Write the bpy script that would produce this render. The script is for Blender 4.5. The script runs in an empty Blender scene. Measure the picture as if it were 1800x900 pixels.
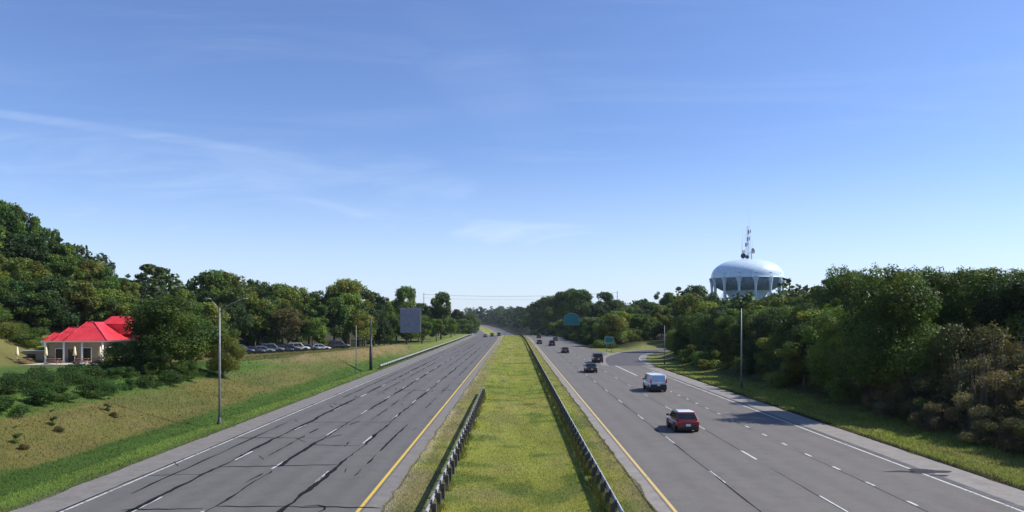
import bpy, math, random
import numpy as np
from mathutils import Vector, Matrix

# ------------------------------------------------------------------ camera, sky, sun, exposure
SC = bpy.context.scene
COL = SC.collection
CAM_H = 8.5
cam_d = bpy.data.cameras.new('camera')
cam = bpy.data.objects.new('camera', cam_d); COL.objects.link(cam)
cam_d.sensor_width = 36.0; cam_d.lens = 26.0
cam_d.shift_y = 0.0617; cam_d.shift_x = -0.0028
cam_d.clip_end = 20000; cam_d.clip_start = 0.1
cam.location = (0, 0, CAM_H); cam.rotation_euler = (math.radians(90), 0, 0)
SC.camera = cam

SUN_AZ, SUN_EL = 82.0, 43.0            # azimuth from +Y towards +X
W = bpy.data.worlds.new('World'); SC.world = W; W.use_nodes = True
nt = W.node_tree; nt.nodes.clear()
def N(t, typ, **kw):
    n = t.nodes.new(typ)
    for k, v in kw.items():
        if k.startswith('i_'):
            n.inputs[k[2:].replace('_', ' ')].default_value = v
        else: setattr(n, k, v)
    return n
def math_n(t, op, a, b=None, clamp=False):
    n = t.nodes.new('ShaderNodeMath'); n.operation = op; n.use_clamp = clamp
    for i, v in enumerate((a, b)):
        if v is None: continue
        if isinstance(v, (int, float)): n.inputs[i].default_value = v
        else: t.links.new(v, n.inputs[i])
    return n.outputs[0]
def mapr(t, v, a, b, c=0.0, d=1.0, smooth=False):
    n = t.nodes.new('ShaderNodeMapRange')
    if smooth: n.interpolation_type = 'SMOOTHSTEP'
    t.links.new(v, n.inputs['Value'])
    for k, x in zip(('From Min', 'From Max', 'To Min', 'To Max'), (a, b, c, d)): n.inputs[k].default_value = x
    return n.outputs[0]
def mixc(t, f, a, b, mode='MIX'):
    n = t.nodes.new('ShaderNodeMix'); n.data_type = 'RGBA'; n.blend_type = mode
    for s, v in ((n.inputs[0], f), (n.inputs[6], a), (n.inputs[7], b)):
        if isinstance(v, (int, float)): s.default_value = v
        elif isinstance(v, tuple): s.default_value = (*v, 1) if len(v) == 3 else v
        else: t.links.new(v, s)
    return n.outputs[2]
sky = N(nt, 'ShaderNodeTexSky', sky_type='NISHITA', sun_disc=False)
sky.sun_elevation = math.radians(SUN_EL); sky.sun_rotation = math.radians(SUN_AZ)
sky.altitude = 200; sky.air_density = 1.0; sky.dust_density = 0.2; sky.ozone_density = 2.6
tc = N(nt, 'ShaderNodeTexCoord'); sep = N(nt, 'ShaderNodeSeparateXYZ')
nt.links.new(tc.outputs['Generated'], sep.inputs[0])
gx, gy, gz_ = sep.outputs
zc_ = math_n(nt, 'MAXIMUM', gz_, 0.01)
u_ = math_n(nt, 'DIVIDE', gx, zc_); v_ = math_n(nt, 'DIVIDE', gy, zc_)
comb = N(nt, 'ShaderNodeCombineXYZ'); nt.links.new(u_, comb.inputs[0]); nt.links.new(v_, comb.inputs[1])
def cloud(rot, scale, sc, lo, hi, dist=0.6):
    m = N(nt, 'ShaderNodeMapping'); m.inputs['Rotation'].default_value = (0, 0, rot); m.inputs['Scale'].default_value = scale
    nt.links.new(comb.outputs[0], m.inputs[0])
    n = N(nt, 'ShaderNodeTexNoise'); n.inputs['Scale'].default_value = sc; n.inputs['Detail'].default_value = 9
    n.inputs['Roughness'].default_value = 0.62; n.inputs['Distortion'].default_value = dist
    nt.links.new(m.outputs[0], n.inputs['Vector'])
    return mapr(nt, n.outputs['Fac'], lo, hi, 0, 1, True)
# direction x/y and z/y (only used where the air in front of the road is seen)
yy = math_n(nt, 'MAXIMUM', gy, 0.02)
pa = math_n(nt, 'DIVIDE', gx, yy); pe = math_n(nt, 'DIVIDE', gz_, yy)
def blob(cx, cy, rx, ry, slope=0.0):
    dx = math_n(nt, 'SUBTRACT', pa, cx)
    dy = math_n(nt, 'SUBTRACT', math_n(nt, 'SUBTRACT', pe, cy), math_n(nt, 'MULTIPLY', dx, slope))
    a = math_n(nt, 'MULTIPLY', dx, 1 / rx); b = math_n(nt, 'MULTIPLY', dy, 1 / ry)
    r = math_n(nt, 'ADD', math_n(nt, 'MULTIPLY', a, a), math_n(nt, 'MULTIPLY', b, b))
    return mapr(nt, r, 0, 1, 1, 0, True)
c1 = cloud(0.5, (0.5, 1.6, 1), 1.3, 0.44, 0.74)
cb2 = N(nt, 'ShaderNodeCombineXYZ'); nt.links.new(pa, cb2.inputs[0]); nt.links.new(pe, cb2.inputs[1])
mp2 = N(nt, 'ShaderNodeMapping'); mp2.inputs['Rotation'].default_value = (0, 0, 0.14); mp2.inputs['Scale'].default_value = (2.4, 12, 1)
nt.links.new(cb2.outputs[0], mp2.inputs[0])
nz2 = N(nt, 'ShaderNodeTexNoise'); nz2.inputs['Scale'].default_value = 1.5; nz2.inputs['Detail'].default_value = 10; nz2.inputs['Roughness'].default_value = .66; nz2.inputs['Distortion'].default_value = .9
nt.links.new(mp2.outputs[0], nz2.inputs['Vector']); c2 = mapr(nt, nz2.outputs['Fac'], .34, .74, 0, 1, True)
cc = math_n(nt, 'MULTIPLY', c1, 0.07)
for (px, py, rx, ry, sl, st) in ((250, 236, 430, 13, -0.145, .24), (530, 275, 130, 12, -.05, .25), (930, 410, 300, 46, -0.10, .5), (1040, 448, 220, 34, -.05, .5),
                                 (850, 130, 170, 130, -0.6, .07), (280, 330, 620, 120, -.1, .22), (620, 330, 360, 90, -.12, .2), (60, 300, 360, 90, -.1, .25), (560, 400, 800, 90, -.04, .30), (930, 420, 420, 80, -.08, .34)):
    b = blob((px - 905) / 1300, (561 - py) / 1300, rx / 1300, ry / 1300, sl)
    cc = math_n(nt, 'MAXIMUM', cc, math_n(nt, 'MULTIPLY', math_n(nt, 'MULTIPLY', b, math_n(nt, 'ADD', c2, .15)), st))
hz_ = mapr(nt, pe, -0.03, 0.25, 0.46, 0.0, True)      # thin milky veil low down
cc = math_n(nt, 'MINIMUM', math_n(nt, 'MAXIMUM', cc, hz_), 0.8)
tint = mixc(nt, 1.0, sky.outputs[0], (0.905, 0.985, 1.26), 'MULTIPLY')
skyc = mixc(nt, cc, tint, (6.3, 7.4, 9.1))
bg = N(nt, 'ShaderNodeBackground'); bg.inputs['Strength'].default_value = 0.098
nt.links.new(skyc, bg.inputs[0])
wo = N(nt, 'ShaderNodeOutputWorld'); nt.links.new(bg.outputs[0], wo.inputs[0])

sd = bpy.data.lights.new('sun', 'SUN'); sd.energy = 4.6; sd.angle = math.radians(0.53); sd.color = (1.0, 0.95, 0.87)
sun = bpy.data.objects.new('sun', sd); COL.objects.link(sun)
az, el = math.radians(SUN_AZ), math.radians(SUN_EL)
sdir = Vector((math.sin(az) * math.cos(el), math.cos(az) * math.cos(el), math.sin(el)))
sun.rotation_euler = sdir.to_track_quat('Z', 'Y').to_euler(); sun.location = sdir * 100
SC.view_settings.view_transform = 'Standard'; SC.view_settings.look = 'None'
SC.view_settings.exposure = 0.42; SC.view_settings.gamma = 1.0
SC.cycles.max_bounces = 5; SC.cycles.diffuse_bounces = 3; SC.cycles.transparent_max_bounces = 6
SC.cycles.volume_bounces = 0; SC.cycles.use_denoising = True

R = random.Random(7)
NR = np.random.default_rng(7)

# ------------------------------------------------------------------ helpers
def tag(o, label=None, cat=None, group=None, kind=None):
    for k, v in (('label', label), ('category', cat), ('group', group), ('kind', kind)):
        if v: o[k] = v
    return o
def empty(name, loc=(0, 0, 0), rz=0.0):
    o = bpy.data.objects.new(name, None); COL.objects.link(o)
    o.location = loc; o.rotation_euler = (0, 0, rz); o.empty_display_size = 0.3
    return o
def np_mesh(name, V, F, mat=None, smooth=False, col=None, uv=None):
    V = np.asarray(V, dtype=np.float32); F = np.asarray(F, dtype=np.int32)
    me = bpy.data.meshes.new(name)
    nf, k = F.shape
    me.vertices.add(len(V)); me.vertices.foreach_set('co', V.ravel())
    me.loops.add(nf * k); me.loops.foreach_set('vertex_index', F.ravel())
    me.polygons.add(nf); me.polygons.foreach_set('loop_start', np.arange(0, nf * k, k, dtype=np.int32))
    me.polygons.foreach_set('loop_total', np.full(nf, k, dtype=np.int32))
    if smooth: me.polygons.foreach_set('use_smooth', np.ones(nf, dtype=bool))
    if col is not None:
        at = me.color_attributes.new('tone', 'FLOAT_COLOR', 'POINT')
        c4 = np.ones((len(V), 4), dtype=np.float32); c4[:, :3] = col
        at.data.foreach_set('color', c4.ravel())
    if uv is not None:
        ul = me.uv_layers.new(name='UVMap')
        ul.data.foreach_set('uv', np.asarray(uv, dtype=np.float32)[F.ravel()].ravel())
    me.update(calc_edges=True)
    if mat: me.materials.append(mat)
    return me
def link(name, me, parent=None):
    o = bpy.data.objects.new(name, me); COL.objects.link(o)
    if parent: o.parent = parent
    return o
class MB:
    def __init__(s): s.v = []; s.f = []; s.sm = []
    def add(s, vs, fs, smooth=False):
        b = len(s.v); s.v += [tuple(p) for p in vs]
        s.f += [tuple(i + b for i in f) for f in fs]; s.sm += [smooth] * len(fs); return s
    def box(s, c, d, rz=0.0):
        x, y, z = (k / 2 for k in d); ca, sa = math.cos(rz), math.sin(rz); vs = []
        for dz in (-z, z):
            for dx, dy in ((-x, -y), (x, -y), (x, y), (-x, y)):
                vs.append((c[0] + dx * ca - dy * sa, c[1] + dx * sa + dy * ca, c[2] + dz))
        return s.add(vs, [(0, 3, 2, 1), (4, 5, 6, 7), (0, 1, 5, 4), (1, 2, 6, 5), (2, 3, 7, 6), (3, 0, 4, 7)])
    def tube(s, pts, rs, n=8, caps=True):
        pts = [Vector(p) for p in pts]; vs = []; fs = []
        if isinstance(rs, (int, float)): rs = [rs] * len(pts)
        for i, p in enumerate(pts):
            d = (pts[min(i + 1, len(pts) - 1)] - pts[max(i - 1, 0)]).normalized()
            a = d.orthogonal().normalized() if abs(d.z) < .9 else Vector((1, 0, 0)).cross(d).normalized()
            b = d.cross(a)
            for k in range(n):
                t = 2 * math.pi * k / n
                vs.append(p + (a * math.cos(t) + b * math.sin(t)) * rs[i])
        for i in range(len(pts) - 1):
            for k in range(n):
                k2 = (k + 1) % n; fs.append((i * n + k, i * n + k2, (i + 1) * n + k2, (i + 1) * n + k))
        s.add(vs, fs, True)
        if caps:
            b = len(s.v) - len(vs)
            s.f += [tuple(b + k for k in range(n))[::-1], tuple(b + (len(pts) - 1) * n + k for k in range(n))]; s.sm += [False, False]
        return s
    def lathe(s, prof, n=24, c=(0, 0, 0)):
        vs = []; fs = []
        for r, z in prof:
            for k in range(n):
                t = 2 * math.pi * k / n; vs.append((c[0] + r * math.cos(t), c[1] + r * math.sin(t), c[2] + z))
        for i in range(len(prof) - 1):
            for k in range(n):
                k2 = (k + 1) % n; fs.append((i * n + k, i * n + k2, (i + 1) * n + k2, (i + 1) * n + k))
        return s.add(vs, fs, True)
    def loft(s, rings, smooth=True, caps=True):
        n = len(rings[0]); vs = [p for r in rings for p in r]; fs = []
        for i in range(len(rings) - 1):
            for k in range(n):
                k2 = (k + 1) % n; fs.append((i * n + k, i * n + k2, (i + 1) * n + k2, (i + 1) * n + k))
        s.add(vs, fs, smooth)
        if caps:
            b = len(s.v) - len(vs)
            s.f += [tuple(b + k for k in range(n))[::-1], tuple(b + (len(rings) - 1) * n + k for k in range(n))]; s.sm += [False, False]
        return s
    def mesh(s, name, mat):
        me = bpy.data.meshes.new(name); me.from_pydata(s.v, [], s.f)
        me.polygons.foreach_set('use_smooth', s.sm); me.materials.append(mat); me.update(); return me
    def build(s, name, mat, parent=None, bevel=0):
        o = link(name, s.mesh(name, mat), parent)
        if bevel:
            m = o.modifiers.new('bevel', 'BEVEL'); m.width = bevel; m.segments = 2; m.limit_method = 'ANGLE'; m.angle_limit = math.radians(40)
        return o
def copy_tree(o, parent=None):
    c = o.copy(); COL.objects.link(c)
    if parent: c.parent = parent
    for ch in list(o.children): copy_tree(ch, c)
    return c
def X_at(px, d): return (px - 905) / 1300 * d

# ------------------------------------------------------------------ materials
def new_mat(name):
    m = bpy.data.materials.new(name); m.use_nodes = True
    return m, m.node_tree, m.node_tree.nodes['Principled BSDF']
def noise(t, scale, detail=4, rough=.6, vec=None, out='Fac', dist=0):
    n = t.nodes.new('ShaderNodeTexNoise'); n.inputs['Scale'].default_value = scale
    n.inputs['Detail'].default_value = detail; n.inputs['Roughness'].default_value = rough; n.inputs['Distortion'].default_value = dist
    if vec is None:
        vec = t.nodes.new('ShaderNodeTexCoord').outputs['Object']
    t.links.new(vec, n.inputs['Vector']); return n.outputs[out]
def bump(t, p, h, strength, dist=.02):
    b = t.nodes.new('ShaderNodeBump'); b.inputs['Strength'].default_value = strength; b.inputs['Distance'].default_value = dist
    t.links.new(h, b.inputs['Height']); t.links.new(b.outputs[0], p.inputs['Normal'])
def mat_simple(name, c, rough=.6, metal=0.0, var=.25, scale=3.0, bmp=0.0, spec=.5):
    m, t, p = new_mat(name)
    n = noise(t, scale, 5, .65)
    col = mixc(t, mapr(t, n, .3, .7), tuple(k * (1 - var) for k in c), tuple(min(1, k * (1 + var)) for k in c))
    t.links.new(col, p.inputs['Base Color']); p.inputs['Roughness'].default_value = rough; p.inputs['Metallic'].default_value = metal
    p.inputs['Specular IOR Level'].default_value = spec
    if bmp: bump(t, p, noise(t, scale * 6, 4), bmp)
    return m
M = {}
M['galv'] = mat_simple('galvanised_steel', (.24, .245, .25), .55, .4, .25, 2)
M['rail'] = mat_simple('rail_steel', (.40, .41, .41), .5, .45, .35, 1.2)
M['post_wood'] = mat_simple('weathered_post', (.10, .085, .07), .9, 0, .4, 3)
M['dark_pole'] = mat_simple('dark_pole', (.05, .048, .045), .6, 0.1, .3, 2)
M['sign_back'] = mat_simple('sign_aluminium', (.27, .27, .33), .6, .0, .15, 1)
M['sign_green'] = mat_simple('sign_green', (.005, .17, .16), .45, 0, .08, 1)
M['sign_white'] = mat_simple('sign_white', (.75, .77, .75), .5, 0, .05, 1)
M['rubber'] = mat_simple('tyre_rubber', (.02, .02, .02), .85, 0, .2, 8)
M['rim'] = mat_simple('wheel_alloy', (.45, .45, .47), .3, .8, .1, 5)
M['trim'] = mat_simple('black_trim', (.018, .018, .02), .5, 0, .2, 6)
M['tail'] = mat_simple('tail_lamp_red', (.45, .01, .01), .2, 0, .1, 6)
M['head'] = mat_simple('head_lamp_glass', (.7, .72, .75), .1, .2, .05, 6)
M['plate'] = mat_simple('plate_white', (.7, .7, .68), .5, 0, .05, 6)
M['wall'] = mat_simple('tan_stucco', (.27, .21, .14), .9, 0, .15, 1.2, .2)
M['stone'] = mat_simple('brown_stone', (.20, .15, .11), .9, 0, .35, 2.5, .3)
M['white_paint'] = mat_simple('white_paint', (.78, .77, .72), .6, 0, .06, 1)
M['glass_dark'] = mat_simple('dark_window', (.012, .014, .016), .08, 0, .2, 1)
M['cream'] = mat_simple('cream_canvas', (.72, .62, .36), .8, 0, .12, 2)
M['pave'] = mat_simple('patio_paving', (.55, .48, .34), .9, 0, .2, 1.5)
M['dish'] = mat_simple('dark_dish', (.035, .04, .05), .6, 0, .2, 1)
M['bark'] = mat_simple('bark', (.10, .08, .06), .95, 0, .45, 4, .4)
M['wire'] = mat_simple('power_cable', (.06, .06, .065), .6, 0, .1, 1)
M['tar'] = mat_simple('tar', (.012, .012, .013), .85, 0, .3, 2, spec=.12)
M['blotch'] = mat_simple('blotch_dark', (.028, .029, .036), .8, 0, .3, 2, spec=.3)
M['wood'] = mat_simple('patio_wood', (.28, .13, .08), .8, 0, .3, 4)

def mat_paint():
    m, t, p = new_mat('car_paint')
    oi = t.nodes.new('ShaderNodeObjectInfo')
    d = mixc(t, mapr(t, noise(t, 2.5, 5), .45, .8, 0, .22), oi.outputs['Color'], (.16, .145, .12))
    t.links.new(d, p.inputs['Base Color']); p.inputs['Roughness'].default_value = .34
    p.inputs['Coat Weight'].default_value = .6; p.inputs['Coat Roughness'].default_value = .08
    return m
M['paint'] = mat_paint()

def mat_leaf(name='foliage', trans=.3):
    m, t, p = new_mat(name)
    oi = t.nodes.new('ShaderNodeObjectInfo')
    at = t.nodes.new('ShaderNodeAttribute'); at.attribute_name = 'tone'
    c = mixc(t, 1.0, oi.outputs['Color'], at.outputs['Color'], 'MULTIPLY')
    n = noise(t, .35, 3, .6, t.nodes.new('ShaderNodeNewGeometry').outputs['Position'])
    hs = t.nodes.new('ShaderNodeHueSaturation')
    t.links.new(mapr(t, n, .3, .7, .485, .515), hs.inputs['Hue']); t.links.new(mapr(t, n, .3, .7, .8, 1.2), hs.inputs['Value'])
    t.links.new(c, hs.inputs['Color'])
    t.links.new(hs.outputs[0], p.inputs['Base Color']); p.inputs['Roughness'].default_value = .55; p.inputs['Specular IOR Level'].default_value = .2
    tr = t.nodes.new('ShaderNodeBsdfTranslucent')
    t.links.new(mixc(t, 1.0, hs.outputs[0], (1.3, 1.35, .5), 'MULTIPLY'), tr.inputs[0])
    mx = t.nodes.new('ShaderNodeMixShader'); mx.inputs[0].default_value = trans
    t.links.new(p.outputs[0], mx.inputs[1]); t.links.new(tr.outputs[0], mx.inputs[2])
    t.links.new(mx.outputs[0], t.nodes['Material Output'].inputs[0])
    return m
M['leaf'] = mat_leaf()

def mat_ground():
    m, t, p = new_mat('grass_ground')
    at = t.nodes.new('ShaderNodeAttribute'); at.attribute_name = 'tone'
    pos = t.nodes.new('ShaderNodeNewGeometry').outputs['Position']
    n1 = noise(t, .22, 6, .7, pos); n2 = noise(t, 2.2, 5, .75, pos); n3 = noise(t, 14, 3, .7, pos)
    c = mixc(t, mapr(t, n1, .35, .7, 0, .55), at.outputs['Color'], mixc(t, 1.0, at.outputs['Color'], (1.45, 1.15, 1.25), 'MULTIPLY'))
    c = mixc(t, mapr(t, n2, .35, .7, 0, .65), c, mixc(t, 1.0, c, (.52, .68, .55), 'MULTIPLY'))
    c = mixc(t, mapr(t, n3, .3, .75, 0, .55), c, mixc(t, 1.0, c, (.55, .6, .5), 'MULTIPLY'))
    t.links.new(c, p.inputs['Base Color']); p.inputs['Roughness'].default_value = .95; p.inputs['Specular IOR Level'].default_value = .15
    h = math_n(t, 'ADD', n2, n3); bump(t, p, h, .9, .12)
    return m
M['ground'] = mat_ground()
def mat_blade():
    m, t, p = new_mat('grass_blades')
    at = t.nodes.new('ShaderNodeAttribute'); at.attribute_name = 'tone'
    t.links.new(at.outputs['Color'], p.inputs['Base Color']); p.inputs['Roughness'].default_value = .8; p.inputs['Specular IOR Level'].default_value = .2
    tr = t.nodes.new('ShaderNodeBsdfTranslucent'); t.links.new(at.outputs['Color'], tr.inputs[0])
    mx = t.nodes.new('ShaderNodeMixShader'); mx.inputs[0].default_value = .35
    t.links.new(p.outputs[0], mx.inputs[1]); t.links.new(tr.outputs[0], mx.inputs[2]); t.links.new(mx.outputs[0], t.nodes['Material Output'].inputs[0])
    return m
M['blade'] = mat_blade()
def mat_asphalt(name, c, light, shoulders, lanes, wear=.35):
    """uv: u = metres across the road, v = metres along it."""
    m, t, p = new_mat(name)
    uvn = t.nodes.new('ShaderNodeUVMap'); uvn.uv_map = 'UVMap'
    sp = t.nodes.new('ShaderNodeSeparateXYZ'); t.links.new(uvn.outputs[0], sp.inputs[0])
    u = sp.outputs[0]
    n0 = noise(t, .12, 5, .65, uvn.outputs[0])
    mp = t.nodes.new('ShaderNodeMapping'); mp.inputs['Scale'].default_value = (1.4, .035, 1); t.links.new(uvn.outputs[0], mp.inputs[0])
    ns = noise(t, 1.0, 6, .65, mp.outputs[0])           # long streaks
    nf = noise(t, 9, 5, .75, uvn.outputs[0])             # aggregate
    nw = noise(t, .05, 3, .5, uvn.outputs[0])
    col = mixc(t, mapr(t, n0, .3, .7), tuple(k * .9 for k in c), tuple(k * 1.1 for k in c))
    # wheel paths: pale polished bands, dark drip line in the lane middle
    a, wdt = lanes
    ph = math_n(t, 'MULTIPLY', math_n(t, 'SUBTRACT', u, a), 2 * math.pi * 2 / wdt)
    wv = math_n(t, 'COSINE', ph)
    wv = math_n(t, 'ADD', math_n(t, 'MULTIPLY', wv, -.5), math_n(t, 'MULTIPLY', math_n(t, 'SUBTRACT', ns, .5), 2.6))
    col = mixc(t, mapr(t, wv, -.7, .9, 0, wear), col, tuple(k * 1.35 for k in c))
    col = mixc(t, mapr(t, ns, .52, .75, 0, .28), col, tuple(k * .7 for k in c))
    # shoulders
    uw = math_n(t, 'ADD', u, math_n(t, 'MULTIPLY', math_n(t, 'SUBTRACT', nw, .5), .2))
    for lo, hi in shoulders:
        s1 = mapr(t, uw, lo - .05, lo + .05); s2 = mapr(t, uw, hi - .05, hi + .05, 1, 0)
        nn = noise(t, 1.3, 6, .75, uvn.outputs[0])
        lc = mixc(t, mapr(t, nn, .3, .72), tuple(k * .78 for k in light), tuple(k * 1.12 for k in light))
        col = mixc(t, math_n(t, 'MULTIPLY', s1, s2), col, lc)
    n_b = noise(t, .9, 6, .8, uvn.outputs[0]); col = mixc(t, mapr(t, n_b, .48, .75, 0, .8), col, mixc(t, 1.0, col, (.72, .72, .73), 'MULTIPLY'))
    col = mixc(t, mapr(t, nf, .3, .72, 0, .65), col, mixc(t, 1.0, col, (.66, .66, .68), 'MULTIPLY'))
    t.links.new(col, p.inputs['Base Color']); p.inputs['Roughness'].default_value = .85; p.inputs['Specular IOR Level'].default_value = .3
    bump(t, p, nf, .35, .01)
    return m
def mat_marking(name, c, thr=.42, under=(.13, .13, .135)):
    m, t, p = new_mat(name)
    pos = t.nodes.new('ShaderNodeNewGeometry').outputs['Position']
    n = noise(t, 4, 6, .8, pos); n2 = noise(t, .5, 3, .6, pos)
    f = mapr(t, math_n(t, 'ADD', n, math_n(t, 'MULTIPLY', math_n(t, 'SUBTRACT', n2, .5), .5)), thr - .1, thr + .03)
    t.links.new(mixc(t, f, under, c), p.inputs['Base Color']); p.inputs['Roughness'].default_value = .7
    return m
M['mark_w'] = mat_marking('white_marking', (.52, .52, .50), .455)
M['mark_w_worn'] = mat_marking('worn_white_marking', (.48, .48, .47), .49)
M['mark_y'] = mat_marking('yellow_marking', (.58, .40, .05), .40)
M['mark_y_pale'] = mat_marking('pale_yellow_marking', (.55, .40, .14), .40)

# ------------------------------------------------------------------ terrain
_yk = np.array([-200, 0, 300, 425, 560, 700, 850, 1000, 1200, 1500, 2000, 4000], float)
_xk = np.array([0, 0, 0, -1.5, -6, -17, -29, -42, -66, -130, -280, -900], float)
_zy = np.array([-200, 0, 350, 420, 500, 600, 700, 850, 1000, 1200, 1500, 4000], float)
_zk = np.array([0, 0, 0, -.5, -3.5, -8, -9, -7, -4.2, -1.5, 2, 4], float)
_Y = np.arange(-200, 4000, 2.0)
def _smooth(yk, k, w=45):
    v = np.interp(_Y, yk, k); g = np.exp(-np.linspace(-2.5, 2.5, w) ** 2 / 2); g /= g.sum()
    return np.convolve(np.pad(v, w // 2, mode='edge'), g, 'valid')
_XC = _smooth(_yk, _xk); _ZR = _smooth(_zy, _zk, 25)
def xc(y): return np.interp(y, _Y, _XC)
def zr(y): return np.interp(y, _Y, _ZR)
def sst(a, b, x):
    t = np.clip((x - a) / (b - a), 0, 1); return t * t * (3 - 2 * t)
RAMP = np.array([(20.6, 100), (20.8, 122), (21.8, 145), (25.2, 168), (32.0, 190), (42.5, 206), (58, 219), (80, 230), (115, 242), (170, 258)], float)
def _dense(P, n=14):
    out = []
    for i in range(len(P) - 1):
        p0 = P[max(i - 1, 0)]; p1 = P[i]; p2 = P[i + 1]; p3 = P[min(i + 2, len(P) - 1)]
        for k in range(n):
            t = k / n
            out.append(.5 * ((2 * p1) + (-p0 + p2) * t + (2 * p0 - 5 * p1 + 4 * p2 - p3) * t * t + (-p0 + 3 * p1 - 3 * p2 + p3) * t ** 3))
    out.append(P[-1]); return np.array(out)
RC = _dense(RAMP)
def ramp_dist(X, Y):
    X = np.asarray(X, float); Y = np.asarray(Y, float)
    d = np.full(np.broadcast(X, Y).shape, 1e9)
    for x, y in RC[::2]: d = np.minimum(d, (X - x) ** 2 + (Y - y) ** 2)
    return np.sqrt(d)
def vnoise(x, y, sc, seed=0):
    x = np.asarray(x) / sc; y = np.asarray(y) / sc
    xi = np.floor(x).astype(int); yi = np.floor(y).astype(int); fx = x - xi; fy = y - yi
    fx = fx * fx * (3 - 2 * fx); fy = fy * fy * (3 - 2 * fy)
    def h(a, b):
        n = (a * 374761393 + b * 668265263 + seed * 974634777) & 0x7fffffff
        n = ((n ^ (n >> 13)) * 1274126177) & 0x7fffffff
        return ((n ^ (n >> 16)) & 0xffff) / 65535.0
    return (h(xi, yi) * (1 - fx) + h(xi + 1, yi) * fx) * (1 - fy) + (h(xi, yi + 1) * (1 - fx) + h(xi + 1, yi + 1) * fx) * fy
LROAD = (-22.4, -5.9); RROAD = (6.2, 25.2)
def rroad_out(y): return np.interp(y, [0, 150, 175, 215, 1e4], [25.2, 25.2, 24.2, 21.8, 21.8])
def crest(y):
    s = np.interp(y, [0, 90, 120, 170, 230, 300, 4000], [-36, -36, -31.8, -28.2, -26.6, -27, -27])
    h = np.interp(y, [0, 120, 170, 230, 300, 4000], [3.0, 3.0, 2.5, 1.0, .8, .8])
    return s, h
def ground_z(X, Y):
    X = np.asarray(X, float); Y = np.asarray(Y, float)
    s = X - xc(Y); z = zr(Y) - .03
    z = z + np.where((s > -5.9) & (s < 6.2), -.3 * sst(0, 1, 1 - np.abs(s - .15) / 5.5) , 0)
    cs, ch = crest(Y)
    f = np.clip((s + 25.2) / (cs + 25.2), 0, 1.0); f = np.where(s < -25.2, f, 0)
    ff = np.where(f < .2, f * f * 2.5, .1 + (f - .2) * 1.125)
    z = z + ch * ff * (1) - .15 * np.exp(-((s + 25.4) / .8) ** 2)
    past = np.clip(cs - s, 0, 100)
    z = z - np.minimum(past * .06, .9) * np.where(Y < 260, 1, 0)
    fy = sst(50, 80, Y) * (1 - sst(240, 330, Y))
    z = z + 10.0 * sst(-66, -90, X) * fy * sst(84, 100, Y - (X + 66) * .2) + 9 * sst(-92, -150, X) * fy
    z = z + 3.5 * sst(-40, -90, s) * sst(300, 380, Y)
    rd = ramp_dist(X, Y); fr = sst(5.5, 14, rd)
    z = z + (1.6 * sst(28.5, 38, s) + 2.2 * sst(38, 80, s)) * fr * np.where(s > 0, 1, 0)
    z = z + np.where(s > 26, 1, 0) * 5 * sst(60, 140, X) * sst(100, 200, Y) * fr
    z = z + 8 * sst(27.5, 50, s) * sst(370, 520, Y)
    off = (np.abs(s) > 27)
    z = z + off * (vnoise(X, Y, 9, 3) - .5) * .35 * fr
    return z
def gzs(x, y): return float(ground_z(np.array([x]), np.array([y]))[0])

# y rows shared by the ground and the roads
ys = np.concatenate([np.arange(-60, 20, 4), np.arange(20, 130, .8), np.arange(130, 260, 1.6), np.arange(260, 520, 5), np.arange(520, 1300, 12), np.arange(1300, 3900, 80)])
sl = np.concatenate([[-2500, -1500, -900, -600, -400, -280, -200], np.arange(-160, -70, 5), np.arange(-70, -40, 1.5), np.arange(-40, -22.6, .4), [-22.41]])
sm_ = np.concatenate([[-22.39, -5.91, -5.89], np.arange(-5.6, 6.1, .4), [6.19, 6.21]])
sr_ = np.concatenate([[25.19], np.arange(25.6, 48, .5), np.arange(48, 100, 3), np.arange(100, 220, 8), [260, 330, 450, 650, 1000, 1600, 2600]])
ss = np.concatenate([sl, sm_, sr_])
S, YY = np.meshgrid(ss, ys)
Sx = S.copy()
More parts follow.
